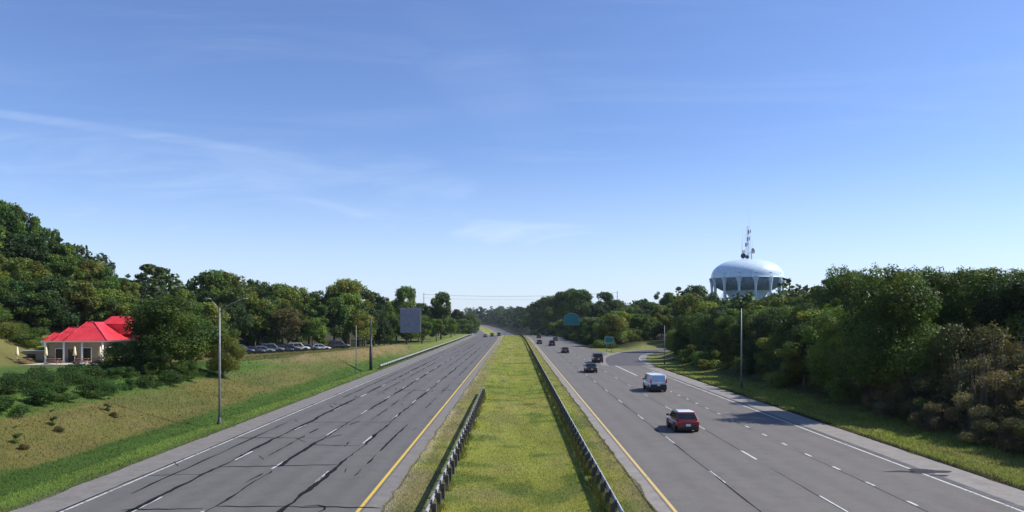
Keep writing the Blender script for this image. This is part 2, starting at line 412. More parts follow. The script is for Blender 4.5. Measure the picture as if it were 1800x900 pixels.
# pull the right verge in where the road narrows past the ramp
ro = rroad_out(YY)
XX = Sx + xc(YY)
def ground_col(X, Y):
    s = X - xc(Y); cs, ch = crest(Y)
    n1 = vnoise(X, Y, 3.1, 11); n2 = vnoise(X, Y, .9, 12); n3 = vnoise(X, Y, 11, 13); n4 = vnoise(X * 1.6, Y * .25, 1.0, 14)
    C = np.zeros(X.shape + (3,))
    def mix(f, c):
        nonlocal C
        C = C * (1 - f[..., None]) + np.array(c) * f[..., None]
    one = np.ones(X.shape)
    mix(one, (.075, .085, .028))                                   # forest floor / rough grass
    med = ((s > -7.0) & (s < 7.0)) * 1.0
    mix(med, (.30, .305, .062))
    mix(med * np.clip((n1 * .6 + n2 * .4 - .5) * 3.2, 0, 1) * .8, (.30, .27, .12))
    mix(med * np.clip(.5 + .5 * np.sin(s * 3.1 + n3 * 2), 0, 1) * .25, (.33, .32, .10))
    mix(med * np.exp(-((s + .6 + n3) / .9) ** 2) * np.clip(n1 * 1.8 - .3, 0, 1) * .6, (.33, .27, .13))
    mix(med * np.clip((n3 - .35) * 1.8, 0, 1) * .65, (.21, .265, .038))
    mix(med * np.clip((vnoise(X, Y, 1.7, 21) - .62) * 5, 0, 1) * .65, (.09, .15, .03))
    mix(med * sst(-3.6, -4.6, s) * .75 * np.clip(n1 * 1.6, .3, 1), (.28, .24, .12))
    mix(med * sst(-5.3, -5.8, s) * n2, (.42, .38, .26))
    mix(med * sst(4.9, 5.6, s) * .5 * np.clip(n1 * 1.6, .3, 1), (.27, .24, .11))
    mix(med * sst(5.4, 6.1, s) * n2 * .6, (.16, .13, .08))
    L = (s < -20) * 1.0
    j = (n2 - .5) * .8
    k = (s + 22.4) + j
    mix(L, (.13, .20, .035))
    mix(L * sst(-1.2, -.2, k), (.11, .15, .04))
    mix(L * sst(-2.4, -2.9, k) * (1 - sst(220, 300, Y)), (.062, .115, .02))
    brown = L * sst(-4.6, -5.4, k) * (1 - sst(200, 260, Y) * .7)
    mix(brown, (.145, .14, .040))
    mix(brown * np.clip((n1 * .5 + n2 * .5 - .45) * 3, 0, 1) * .5, (.19, .155, .065))
    mix(brown * np.clip((n3 - .55) * 3, 0, 1) * .7, (.09, .13, .035))
    top = L * np.where(Y > 72, 1, 0) * sst(3.5, 1.0, s - cs) * (1 - sst(-.5, -2.5, s - cs)) * (1 - sst(180, 210, Y))
    mix(top * np.clip(.35 + n1, 0, 1) * .7, (.25, .185, .095))
    near = L * sst(3.6, 2.4, s - cs + j) * (1 - sst(95, 110, Y))
    mix(near, (.085, .15, .03))
    far = L * sst(180, 205, Y) * sst(-2.5, -3.2, k)
    mix(far * .8, (.15, .18, .045))
    hill = L * sst(-66, -72, X) * np.where(Y < 200, 1, 0)
    mix(hill, (.17, .18, .05)); mix(hill * np.clip((n1 - .4) * 2, 0, 1) * .6, (.19, .15, .07))
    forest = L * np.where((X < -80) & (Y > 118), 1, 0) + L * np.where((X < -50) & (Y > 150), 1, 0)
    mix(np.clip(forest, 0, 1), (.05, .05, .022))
    Rr = (s > 21.5) * 1.0
    mix(Rr * (1 - sst(29.5, 32.5, s + j * 2)), (.20, .24, .045))
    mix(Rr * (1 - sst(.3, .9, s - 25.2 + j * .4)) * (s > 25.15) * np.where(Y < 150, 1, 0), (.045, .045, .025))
    mix(Rr * (1 - sst(29.5, 32.5, s)) * np.clip((n1 - .5) * 3, 0, 1) * .5, (.22, .19, .07))
    rd = ramp_dist(X, Y); rv = sst(13, 8, rd) * Rr * sst(150, 160, Y)
    mix(rv, (.20, .20, .06))
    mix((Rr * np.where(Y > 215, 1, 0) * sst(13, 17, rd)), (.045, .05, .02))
    return C * (1 + (n4 - .5) * .3)[..., None]
ZG = ground_z(XX, YY)
under = ((S > LROAD[0]) & (S < LROAD[1])) | ((S > RROAD[0]) & (S < RROAD[1]))
nx = len(ss); ny = len(ys)
V = np.stack([XX, YY, ZG], -1).reshape(-1, 3)
# right outer verge column follows the narrowing road: ground lies 5 cm under the wide strip, so nothing shows through
idx = np.arange(nx * ny).reshape(ny, nx)
F = np.stack([idx[:-1, :-1], idx[:-1, 1:], idx[1:, 1:], idx[1:, :-1]], -1).reshape(-1, 4)
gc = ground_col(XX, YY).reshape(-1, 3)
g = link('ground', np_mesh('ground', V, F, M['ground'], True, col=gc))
tag(g, 'mown grass median, green verges and brown grass banks beside the highway', kind='structure')

def strip(s0, s1, n, dz, y0=-60, y1=3800):
    yk = ys[(ys >= y0) & (ys <= y1)]
    s0a = s0(yk) if callable(s0) else np.full(len(yk), float(s0)); s1a = s1(yk) if callable(s1) else np.full(len(yk), float(s1))
    t = np.linspace(0, 1, n); Sg = s0a[:, None] * (1 - t) + s1a[:, None] * t; Yg = np.repeat(yk[:, None], n, 1)
    Vv = np.stack([Sg + xc(Yg), Yg, zr(Yg) + dz], -1).reshape(-1, 3)
    ix = np.arange(len(yk) * n).reshape(len(yk), n)
    Ff = np.stack([ix[:-1, :-1], ix[:-1, 1:], ix[1:, 1:], ix[1:, :-1]], -1).reshape(-1, 4)
    return Vv, Ff, np.stack([Sg, Yg], -1).reshape(-1, 2)
asL = mat_asphalt('left_asphalt', (.124, .118, .109), (.215, .20, .18), [(-23, -20.2), (-6.75, -5)], (-6.95, 3.35), .5)
asR = mat_asphalt('right_asphalt', (.150, .139, .126), (.285, .262, .235), [(22.95, 26), (5.5, 6.9)], (7.1, 3.75), .38)
asRamp = mat_asphalt('ramp_asphalt', (.10, .095, .10), (.26, .245, .225), [(-9, -3.9), (3.3, 9)], (-1.8, 3.6), .2)
v_, f_, u2 = strip(LROAD[0], LROAD[1], 6, 0.0); roadL = link('road', np_mesh('road', v_, f_, asL, uv=u2))
tag(roadL, 'grey left carriageway with black crack sealing and a yellow inner line', kind='structure')
v_, f_, u2 = strip(RROAD[0], lambda y: rroad_out(y), 6, 0.0); roadR = link('road', np_mesh('road', v_, f_, asR, uv=u2))
tag(roadR, 'grey right carriageway carrying the cars away from the camera', kind='structure')
# exit ramp
def ramp_strip(o0, o1, n, dz, i0=0, i1=None):
    P = RC[i0:i1]; T = np.gradient(P, axis=0); T /= np.linalg.norm(T, axis=1)[:, None]; Nn = np.stack([T[:, 1], -T[:, 0]], -1)
    L_ = np.concatenate([[0], np.cumsum(np.linalg.norm(np.diff(P, axis=0), axis=1))])
    t = np.linspace(0, 1, n); o = o0 * (1 - t) + o1 * t
    XY = P[:, None, :] + Nn[:, None, :] * o[None, :, None]
    Z = np.full(XY.shape[:2], dz)
    Vv = np.concatenate([XY, Z[..., None]], -1).reshape(-1, 3); ix = np.arange(len(P) * n).reshape(len(P), n)
    Ff = np.stack([ix[:-1, :-1], ix[:-1, 1:], ix[1:, 1:], ix[1:, :-1]], -1).reshape(-1, 4)
    uv = np.stack([np.repeat(o[None], len(P), 0), np.repeat(L_[:, None], n, 1)], -1).reshape(-1, 2)
    return Vv, Ff, uv
v_, f_, u2 = ramp_strip(-5.2, 4.6, 8, .008, 22); ramp = link('road', np_mesh('road', v_, f_, asRamp, uv=u2))
tag(ramp, 'exit ramp curving off to the right between the trees', kind='structure')

# ---- painted lines: one mesh per line, a part of its road
def line_mesh(s0, w, y0, y1, dash=None, gap=None, dz=.004, phase=0, wig=0):
    Vs = []; Fs = []
    def seg(a, b):
        k = max(2, int((b - a) / (6 if a < 300 else 12)) + 1); yy_ = np.linspace(a, b, k)
        base = len(Vs)
        for y in yy_:
            x = s0 + float(xc(y)); z = float(zr(y)) + dz
            Vs.append((x - w / 2, y, z)); Vs.append((x + w / 2, y, z))
        for i in range(k - 1): Fs.append((base + 2 * i, base + 2 * i + 1, base + 2 * i + 3, base + 2 * i + 2))
    if dash is None: seg(y0, y1)
    else:
        y = y0 + phase
        while y < y1: seg(y, y + dash); y += dash + gap
    return Vs, Fs
def line(parent, name, mat, *a, **k):
    v, f = line_mesh(*a, **k); return link(name, np_mesh(name, v, f, mat), parent)
def P_(o, lab): o['label'] = lab; return o
line(roadL, 'edge_line', M['mark_y'], -6.95, .17, -60, 1600)
line(roadL, 'edge_line', M['mark_w_worn'], -20.0, .15, -60, 1600)
for i, s0 in enumerate((-10.4, -13.8, -16.9)):
    line(roadL, 'lane_line', M['mark_w_worn'], s0, .14, -60, 900, 3.0, 9.2, phase=(.9, 4.4, 7.0)[i])
line(roadR, 'edge_line', M['mark_y_pale'], 7.1, .16, -60, 1600)
line(roadR, 'edge_line', M['mark_w'], 22.45, .15, -60, 122)
line(roadR, 'edge_line', M['mark_w'], 20.0, .12, 215, 900)
line(roadR, 'lane_line', M['mark_w'], 10.9, .15, -60, 900, 3.0, 9.2, phase=.8)
line(roadR, 'lane_line', M['mark_w'], 14.65, .15, -60, 900, 3.0, 9.2, phase=7.2)
line(roadR, 'dotted_line', M['mark_w'], 18.35, .16, -60, 112, .95, 3.1, phase=.5)
line(roadR, 'gore_line', M['mark_w'], 18.4, .28, 112, 152)
rumble = mat_marking('rumble_strip', (.07, .068, .07), .5, (.14, .135, .13))
line(roadR, 'rumble_strip', rumble, 22.85, .42, -60, 145, dz=.005)
def ramp_line(o, w, i0, i1, mat, name):
    v, f, u = ramp_strip(o - w / 2, o + w / 2, 2, .014, i0, i1); return link(name, np_mesh(name, v, f, mat), ramp)
ramp_line(-3.9, .14, 46, 110, M['mark_w_worn'], 'edge_line'); ramp_line(3.2, .12, 30, 110, M['mark_w_worn'], 'edge_line')
v, f = [], []
gp = [(18.5, 150), (18.9, 160), (20.6, 172), (23.5, 184), (19.6, 190), (18.9, 178)]
gore = link('gore_paving', np_mesh('gore_paving', [(x, y, .02) for x, y in gp], [[0, 1, 5, 5], [1, 2, 4, 5], [2, 3, 4, 4]][1:2], asRamp), roadR)
# tar sealing on the cracks
def ribbon(Vs, Fs, pts, dz=.008, w0=.07, w1=.2, rr=R):
    base = len(Vs); n = len(pts); w = rr.uniform(w0, w1)
    for i, (s0, y) in enumerate(pts):
        a = pts[min(i + 1, n - 1)]; b = pts[max(i - 1, 0)]
        dx, dy = a[0] - b[0], a[1] - b[1]; l = math.hypot(dx, dy) or 1
        w = min(w1, max(w0, w + rr.uniform(-.09, .09))); ww = w * (.3 if i in (0, n - 1) else 1)
        x = s0 + float(xc(y)); z = float(zr(y)) + dz
        Vs.append((x - dy / l * ww / 2, y + dx / l * ww / 2, z)); Vs.append((x + dy / l * ww / 2, y - dx / l * ww / 2, z))
    for i in range(n - 1): Fs.append((base + 2 * i, base + 2 * i + 2, base + 2 * i + 3, base + 2 * i + 1))
Vs, Fs = [], []
def crackline(s0, ya, yb, jit=.12, w0=.08, w1=.26, keep=1.0, step=1.1):
    y = ya; s = s0; cur = []
    while y < yb:
        s += R.uniform(-jit, jit) * .8; s += (s0 - s) * .3
        if R.random() < keep or (cur and R.random() < .8): cur.append((s, y))
        else:
            if len(cur) > 2: ribbon(Vs, Fs, cur, w0=w0, w1=w1)
            cur = []
        y += step * (1 + y / 250) * R.uniform(.7, 1.4)
    if len(cur) > 2: ribbon(Vs, Fs, cur, w0=w0, w1=w1)
for s0 in (-10.25, -13.65, -17.05): crackline(s0, 15, 420, .12, .05, .30, .95, .45)
crackline(-20.2, 15, 300, .05, .05, .12, .9)
crackline(-18.7, 36, 62, .12, .06, .16, .8)
for s0, a, b in ((-8.7, 40, 60), (-8.5, 70, 96), (-8.4, 110, 180), (-12.1, 62, 90), (-15.3, 46, 58), (-15.6, 84, 150), (-18.6, 80, 200), (-11.9, 120, 230), (-14.9, 170, 330), (-8.6, 210, 380)):
    crackline(s0, a, b, .08, .04, .16, .7, .5)
def cross(y, s0, s1, sk=0.0):
    n = max(3, int((s1 - s0) / .5)); pts = [(s0 + (s1 - s0) * i / n, y + sk * i / n + R.uniform(-.10, .10)) for i in range(n + 1)]
    ribbon(Vs, Fs, pts, w0=.05, w1=.17)
for y, a, b in ((33.6, -13.6, -6), (42.5, -17, -10.3), (40.2, -20, -17), (50, -14, -10.4), (53, -20, -13.8), (61, -17, -10), (74, -19, -12), (88, -14, -7), (104, -20, -10), (33.0, -17.5, -14)):
    cross(y, a, b, R.uniform(-.8, .8))
for _ in range(46):
    y = R.uniform(32, 150); s = R.uniform(-19.5, -7.4); L_ = R.uniform(.6, 2.5); a = R.uniform(-.6, .6)
    ribbon(Vs, Fs, [(s + math.sin(a) * k * L_ / 5 + R.uniform(-.05, .05), y + math.cos(a) * k * L_ / 5) for k in range(6)], w0=.05, w1=.14)
ribbon(Vs, Fs, [(-9.6, 33.6), (-9.0, 33.8), (-8.6, 33.5), (-8.5, 33.0), (-8.7, 32.4)], w0=.10, w1=.16)
link('crack_sealing', np_mesh('crack_sealing', Vs, Fs, M['tar']), roadL)
Vs, Fs = [], []
crackline(10.86, 20, 300, .03, .04, .09, .97); crackline(14.6, 20, 200, .03, .02, .045, .8); crackline(18.2, 30, 120, .04, .02, .04, .5)
link('crack_sealing', np_mesh('crack_sealing', Vs, Fs, M['tar']), roadR)
# flat dark blotch over the right edge line
def blotch(parts):
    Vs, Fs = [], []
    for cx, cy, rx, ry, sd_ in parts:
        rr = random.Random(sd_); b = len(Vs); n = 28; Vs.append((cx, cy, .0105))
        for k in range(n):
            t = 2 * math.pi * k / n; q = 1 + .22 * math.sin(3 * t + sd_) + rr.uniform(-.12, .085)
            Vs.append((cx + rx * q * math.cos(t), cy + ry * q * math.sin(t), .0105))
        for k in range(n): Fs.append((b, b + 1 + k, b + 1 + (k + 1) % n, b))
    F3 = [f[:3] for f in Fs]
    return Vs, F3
v, f = blotch([(23.0, 41.3, 1.1, .62, 2), (21.5, 41.25, .8, .2, 4), (23.1, 40.2, .5, .22, 6)])
link('dark_blotch', np_mesh('dark_blotch', v, f, M['blotch']), roadR)

# ------------------------------------------------------------------ trees
def leaf_quads(C, Nrm, size, rng, aspect=.6):
    n = len(C); a = rng.normal(size=(n, 3)); a -= (a * Nrm).sum(1)[:, None] * Nrm; a /= np.linalg.norm(a, axis=1)[:, None] + 1e-9
    b = np.cross(Nrm, a); s = (size * rng.uniform(.6, 1.35, n))[:, None]
    lift = Nrm * s * rng.uniform(-.25, .25, n)[:, None]
    V = np.stack([C - a * s, C + b * s * aspect + lift, C + a * s, C - b * s * aspect + lift], 1).reshape(-1, 3)
    return V
def crown_arrays(seed, H, Rr, base, lobes, n, leaf, shape='broad', gap=0.0):
    rng = np.random.default_rng(seed); Lc = []; Lr = []
    for i in range(lobes):
        if shape == 'broad':
            t = rng.uniform(0, 1) ** .85; z = base + (H - base) * (.12 + .78 * t)
            env = Rr * math.sqrt(max(.05, 1 - ((t - .38) / .72) ** 2)); r = env * rng.uniform(.35, .8); rad = Rr * rng.uniform(.24, .42) * (1.1 - .35 * t)
        elif shape == 'slim':
            t = rng.uniform(0, 1); z = base + (H - base) * (.08 + .84 * t)
            env = Rr * math.sqrt(max(.04, 1 - ((t - .45) / .62) ** 2)); r = env * rng.uniform(.1, .7); rad = Rr * rng.uniform(.3, .5) * (1.1 - .45 * t)
        elif shape == 'pine':
            t = (i + rng.uniform(0, .8)) / lobes; z = base + (H - base) * (.05 + .9 * t)
            env = Rr * (1 - t) ** .75 + .1 * Rr; r = env * rng.uniform(.35, .85); rad = max(.1 * Rr, env * rng.uniform(.32, .5))
        elif shape == 'scrub':
            t = rng.uniform(0, 1) ** 1.2; z = H * (.08 + .8 * t); env = Rr * (1.1 - .75 * t); r = env * rng.uniform(.1, 1.15); rad = Rr * rng.uniform(.12, .34)
        else:   # shrub
            t = rng.uniform(0, 1); z = H * (.12 + .6 * t); env = Rr * math.sqrt(max(.08, 1 - t * t * .85)); r = env * rng.uniform(.1, .85); rad = Rr * rng.uniform(.22, .42)
        a = i * 2.39996 + rng.uniform(-.5, .5)
        zz = min(z, H - rad * .65) if shape != 'shrub' else min(z, H - rad * .6)
        Lc.append((r * math.cos(a), r * math.sin(a), zz)); Lr.append(rad)
    if shape in ('broad', 'slim', 'pine'): Lc.append((0, 0, H - Lr[0] * .55)); Lr.append(Lr[0] * .55)
    Lc = np.array(Lc); Lr = np.array(Lr)
    w = Lr ** 2; w /= w.sum(); k = rng.choice(len(Lr), size=int(n * 1.6), p=w)
    d = rng.normal(size=(len(k), 3)); d /= np.linalg.norm(d, axis=1)[:, None]
    q = rng.uniform(0, 1, len(k)); rad = np.where(q < .75, rng.uniform(.78, 1.05, len(k)), rng.uniform(.35, .85, len(k)))
    wob = 1 + .22 * np.sin(d[:, 0] * 7 + k) * np.sin(d[:, 1] * 6 + k * 2) + .12 * np.sin(d[:, 2] * 13 + k * 3)
    sc = np.array([1, 1, .8 if shape != 'pine' else .45])
    C = Lc[k] + d * sc * (Lr[k] * rad * wob)[:, None]
    keep = np.ones(len(k), bool)
    for i in range(len(Lr)):
        dd = (C - Lc[i]) / sc; keep &= ~((np.linalg.norm(dd, axis=1) < Lr[i] * .62) & (k != i))
    keep &= C[:, 2] > .02
    hol = np.sin(C[:, 0] * 2.1 + seed) * np.sin(C[:, 1] * 1.9 + seed * 2) * np.sin(C[:, 2] * 2.3) ; keep &= hol < (.75 - gap)
    C = C[keep][:n]; d = d[keep][:n]; k = k[keep][:n]
    nr = d * .7 + rng.normal(size=d.shape) * .55 + np.array([0, 0, .35]); nr /= np.linalg.norm(nr, axis=1)[:, None]
    Vv = leaf_quads(C, nr, leaf, rng)
    lt = rng.uniform(.6, 1.4, len(Lr))[k] * rng.uniform(.75, 1.25, len(k))
    warm = rng.uniform(-.12, .16, len(Lr))[k] + rng.uniform(-.06, .06, len(k))
    col = np.stack([lt * (1 + warm), lt, lt * (1 - warm)], -1)
    return Vv, np.repeat(col, 4, 0), Lc, Lr
def crown_mesh(seed, *a, **k):
    Vv, col, Lc, Lr = crown_arrays(seed, *a, **k)
    return np_mesh('crown', Vv, np.arange(len(Vv)).reshape(-1, 4), M['leaf'], col=col), Lc, Lr
def trunk_mesh(seed, H, r0, Lc, nl=9, low=.25):
    rr = random.Random(seed); mb = MB(); pts = [(0, 0, -.4)]; x = y = 0; n = 6
    for i in range(1, n + 1): x += rr.uniform(-.12, .085); y += rr.uniform(-.12, .085); pts.append((x, y, H * .8 * i / n))
    mb.tube(pts, [r0 * 1.35] + [r0 * (1 - .85 * i / n) for i in range(1, n + 1)], 8)
    for c in sorted(Lc.tolist(), key=lambda c: -math.hypot(c[0], c[1]))[:nl]:
        z0 = max(H * low * .8, c[2] * .55); f = min(.95, z0 / (H * .8)); i = f * n; a = pts[int(i)]; b = pts[min(n, int(i) + 1)]; t = i - int(i)
        p = [a[q] * (1 - t) + b[q] * t for q in range(3)]
        mid = [(p[q] + c[q]) / 2 + rr.uniform(-.2, .2) for q in range(3)]
        r = r0 * (1 - .85 * f) * .55; mb.tube([p, mid, c], [r, r * .6, r * .15], 5, False)
    return mb.mesh('trunk', M['bark'])
# all variants are built 10 m high (shrubs 2 m) and scaled
VAR = {}
def variant(key, seed, H, Rr, base, lobes, n, leaf, shape, gap=0.0, r0=.22, trunk=True):
    cm, Lc, Lr = crown_mesh(seed, H, Rr, base, lobes, n, leaf, shape, gap=gap)
    VAR.setdefault(key, []).append((cm, trunk_mesh(seed, H, r0, Lc) if trunk else None))
for i in range(5): variant('broad', 100 + i, 10, 3.9 + .3 * (i % 3), 1.5, 20 + 3 * (i % 3), 9500, .17, 'broad')
for i in range(4): variant('near', 200 + i, 10, 4.2 + .3 * (i % 2), .7, 30 + 4 * i, 34000, .098, 'broad', gap=.05)
for i in range(3): variant('slim', 300 + i, 10, 2.3 + .2 * i, 1.6, 14, 6500, .16, 'slim')
for i in range(3): variant('pine', 400 + i, 10, 2.5, 1.8, 26, 8000, .13, 'pine')
for i in range(2): variant('open', 500 + i, 10, 3.4, 2.6, 15, 6000, .13, 'broad', gap=.35)
for i in range(4): variant('shrub', 600 + i, 2, 1.5 + .15 * i, .1, 12 + i, 5200, .06, 'shrub', trunk=False)
for i in range(4): variant('bigshrub', 700 + i, 2, 1.4, .1, 34, 17000, .032, 'scrub', gap=.15, trunk=False)
for i in range(2): variant('sapling', 800 + i, 2, .55, .1, 7, 1200, .05, 'slim', r0=.04)
def twigs_mesh(seed):
    rr = random.Random(seed); mb = MB()
    for _ in range(60):
        a = rr.uniform(0, 6.28); r = rr.uniform(0, .9); l = rr.uniform(.9, 2.0); b = (r * math.cos(a), r * math.sin(a), -.1)
        t = (b[0] * 1.5 + rr.uniform(-.3, .3), b[1] * 1.5 + rr.uniform(-.3, .3), l)
        mb.tube([b, [(b[q] + t[q]) / 2 + rr.uniform(-.08, .08) for q in range(3)], t], [.018, .012, .004], 4, False)
    return mb.mesh('stem', M['bark'])
TW = [twigs_mesh(i) for i in range(2)]
ORD = 'first second third fourth fifth sixth seventh eighth ninth tenth eleventh twelfth thirteenth fourteenth fifteenth sixteenth seventeenth eighteenth nineteenth twentieth'.split()
def ordw(i): return ORD[i] if i < 20 else ('twenty-' + ORD[i - 20] if i < 29 else ('thirtieth' if i == 29 else 'thirty-' + ORD[i - 30]))
KC = {'dark': ((.062, .105, .021), 'dark green'), 'mid': ((.095, .150, .027), 'mid green'), 'olive': ((.125, .155, .032), 'olive green'),
      'lime': ((.155, .185, .034), 'pale green'), 'rust': ((.090, .086, .034), 'rusty brown'), 'blue': ((.038, .068, .022), 'blackish green'), 'bleach': ((.175, .152, .074), 'dry brown'), 'hedge': ((.05, .10, .022), 'green')}
def plant(key, x, y, H, ck, vi=None, wid=1.0, hbase=10.0, name='tree', dz=-.1):
    vs = VAR[key]; cm, tm = vs[(vi if vi is not None else R.randrange(len(vs))) % len(vs)]
    z = gzs(x, y) + dz; o = empty(name, (x, y, z), R.uniform(0, 6.28)); sc = H / hbase; o.scale = (sc * wid, sc * wid, sc)
    if tm is not None: link('trunk', tm, o)
    c = link('crown' if name.endswith('tree') else 'foliage', cm, o); b = KC[ck][0]; j = R.uniform(.82, 1.2); k = R.uniform(.9, 1.12)
    c.color = (b[0] * j * k, b[1] * j, b[2] * j, 1); return o
SKY = np.array([(-300, 310), (0, 346), (40, 366), (80, 394), (120, 424), (160, 452), (200, 476), (230, 494), (260, 502), (300, 508), (330, 506), (350, 492), (385, 477), (430, 484), (480, 496), (520, 500), (545, 516),
                (580, 500), (610, 491), (640, 505), (665, 522), (695, 524), (715, 506), (740, 528), (775, 514), (800, 541), (830, 545), (850, 551), (870, 550), (920, 547), (940, 530), (965, 521), (1000, 509),
                (1045, 504), (1080, 520), (1125, 527), (1150, 508), (1210, 497), (1245, 508), (1270, 524), (1300, 526), (1340, 524), (1380, 520), (1415, 516), (1440, 490), (1480, 465), (1510, 482), (1540, 490),
                (1570, 472), (1610, 463), (1660, 467), (1710, 468), (1760, 466), (1800, 468), (2300, 430)], float)
def skyl(px): return float(np.interp(px, SKY[:, 0], SKY[:, 1]))
ALLT = []; SHB = []
def row(rowname, group, spec, kinds, near=False):
    """spec: list of (px, depth, dy below the skyline or absolute top, width)"""
    items = []
    for (px, d, top, wd) in spec:
        x = X_at(px, d); x0_ = float(xc(d)); x = min(x, x0_ - 27.0) if px < 890 else (max(x, x0_ + 27.5) if d > 225 else x)
        zt = CAM_H + (561 - top) / 1300 * d; H = zt - gzs(x, d)
        H = max(3.0, H); k, ck = R.choice(kinds)
        o = plant(k, x, d, H, ck, wid=wd * (10.5 / max(H, 6)) ** .35); nm = {'pine': 'pine_tree', 'slim': 'slender_tree'}.get(k, 'leafy_tree'); o.name = nm
        items.append((px, o, ck, k))
    items.sort(key=lambda t: t[0])
    for i, (px, o, ck, k) in enumerate(items):
        kind = {'pine': 'pine', 'slim': 'slim tree', 'near': 'broad tree', 'open': 'thin-leaved tree'}.get(k, 'round tree')
        tag(o, f"{KC[ck][1]} {kind}, {ordw(i)} from the left {rowname}", 'tree', group)
def span(a, b, step, dfun, dyf, w=(.85, 1.15), jit=.3, dj=.04):
    out = []; px = a
    while px < b:
        q = px + R.uniform(-jit, jit) * step; d = dfun(q) * (1 + R.uniform(-dj, dj)); out.append((q, d, skyl(q) + dyf(q) + R.uniform(-4, 6), R.uniform(*w))); px += step
    return out
G = R.uniform
mixA = [('broad', 'dark'), ('broad', 'mid'), ('broad', 'dark'), ('slim', 'mid'), ('broad', 'olive'), ('pine', 'blue'), ('broad', 'blue')]
# left hillside
row('along the top of the left hillside', 'hillside trees behind the red roof', span(-90, 330, 19, lambda p: 158, lambda p: 3, w=(.6, .9), jit=.35, dj=.02), mixA + [('open', 'mid'), ('slim', 'dark')])
row('in the middle row of the left hillside', 'hillside trees behind the red roof', span(-110, 330, 27, lambda p: 142, lambda p: 22 + max(0, (200 - p)) * .07), mixA + [('broad', 'olive')])
row('in the lower row of the left hillside', 'hillside trees behind the red roof', span(-120, 300, 31, lambda p: 130, lambda p: 42 + max(0, (220 - p)) * .22), mixA + [('broad', 'rust')])
row('on the grassy foot of the left hillside', 'hillside trees behind the red roof', [(q, 122, 535 + G(-8, 8), 1.3) for q in range(-60, 120, 36)], [('broad', 'dark'), ('broad', 'mid'), ('broad', 'olive')])
# row behind the parked cars
dl = lambda p: float(np.interp(p, [300, 340, 560, 640, 700, 760, 800, 830, 856], [158, 160, 180, 196, 222, 262, 340, 480, 640]))
kl = [('broad', 'dark'), ('broad', 'dark'), ('broad', 'mid'), ('broad', 'blue'), ('slim', 'mid'), ('broad', 'olive')]
row('in the back row behind the parked cars', 'trees behind the parked cars', span(325, 850, 22, lambda p: dl(p) * 1.18, lambda p: 1, jit=.25) + [(715, 250, 502, .8), (383, 190, 474, 1.2), (608, 215, 489, 1.15), (776, 290, 512, .75)], kl)
row('in the middle row behind the parked cars', 'trees behind the parked cars', span(330, 845, 28, lambda p: dl(p) * 1.08, lambda p: 22), kl + [('broad', 'lime')])
row('in the front row behind the parked cars', 'trees behind the parked cars', span(345, 800, 33, lambda p: dl(p) * 1.0, lambda p: 44, w=(.9, 1.2)), kl + [('broad', 'rust'), ('broad', 'mid')])
row('beside the outer guardrail of the left road', 'trees behind the parked cars', [(742, 222, 560, 1.0), (772, 255, 560, 1.0), (798, 315, 558, 1.0), (818, 400, 560, 1.1), (834, 520, 560, 1.2), (846, 640, 559, 1.3)], [('broad', 'dark'), ('broad', 'mid')])
# right side
dr = lambda p: float(np.interp(p, [915, 935, 960, 1000, 1060, 1120, 1165, 1190, 1300, 1400, 1450, 1550, 1800, 2200], [1000, 800, 560, 345, 240, 255, 250, 160, 112, 88, 72, 60, 54, 48]))
kr = [('broad', 'dark'), ('broad', 'mid'), ('broad', 'olive'), ('broad', 'dark'), ('slim', 'mid'), ('broad', 'blue'), ('broad', 'mid'), ('pine', 'blue')]
row('in the back row right of the road', 'trees along the right side', span(922, 1560, 27, lambda p: max(dr(p) * 1.55, 130), lambda p: 0, jit=.3), kr)
row('close before the water tower', 'trees before the water tower', [(1248, 255, 521, .9), (1272, 262, 527, .9), (1296, 250, 521, 1), (1322, 258, 524, 1), (1350, 252, 519, 1), (1378, 245, 523, 1), (1400, 240, 517, 1)], kr)
row('where the right treeline meets the far highway', 'trees where the far highway vanishes', [(908, 930, 549, 1.1), (916, 860, 545, 1.1), (925, 790, 540, 1.1), (934, 700, 533, 1.15), (943, 650, 529, 1.1), (953, 590, 525, 1.15), (964, 545, 520, 1.1), (976, 500, 517, 1.15), (989, 440, 512, 1.1), (1003, 405, 508, 1.1), (1018, 375, 508, 1.1)], [('broad', 'dark'), ('broad', 'mid'), ('broad', 'blue')])
row('in the second row right of the road', 'trees along the right side', span(926, 1540, 31, lambda p: max(dr(p) * 1.3, 112), lambda p: 14 if p < 1420 else 22), kr + [('broad', 'lime')])
row('in the third row right of the road', 'trees along the right side', span(935, 1480, 36, lambda p: dr(p) * 1.14, lambda p: 34 + (10 if p > 1160 else 0)), kr + [('broad', 'lime')])
row('in the front row right of the road', 'trees along the right side', span(945, 1420, 42, lambda p: dr(p) * 1.02, lambda p: 54 + (14 if p > 1160 else 0), w=(.9, 1.25)), [('broad', 'dark'), ('broad', 'mid'), ('broad', 'blue'), ('broad', 'olive')])
# near right wood
kn = [('near', 'dark'), ('near', 'dark'), ('near', 'mid'), ('near', 'blue')]
row("in the near right wood's back row", 'trees of the near right wood', [(1432, 98, 520, .8), (1484, 92, 464, .72), (1538, 98, 500, .8), (1580, 92, 472, .9), (1628, 90, 464, .85), (1690, 86, 470, .9), (1745, 86, 466, .9), (1800, 82, 470, .9), (1870, 80, 465, 1)], kn + [('near', 'olive')])
row("in the near right wood's front row", 'trees of the near right wood', [(1424, 86, 560, .8), (1475, 76, 535, .85), (1560, 67, 484, .85), (1640, 73, 474, 1.0), (1720, 71, 466, 1.0), (1800, 67, 474, 1.1), (1890, 63, 462, 1.1), (1990, 59, 455, 1.1)], kn)
t = plant('near', 32.9, 64.4, 12.6, 'dark', 1, wid=.9, name='leafy_tree'); tag(t, 'dark tree whose shadow falls across the right shoulder', 'tree', 'trees of the near right wood')
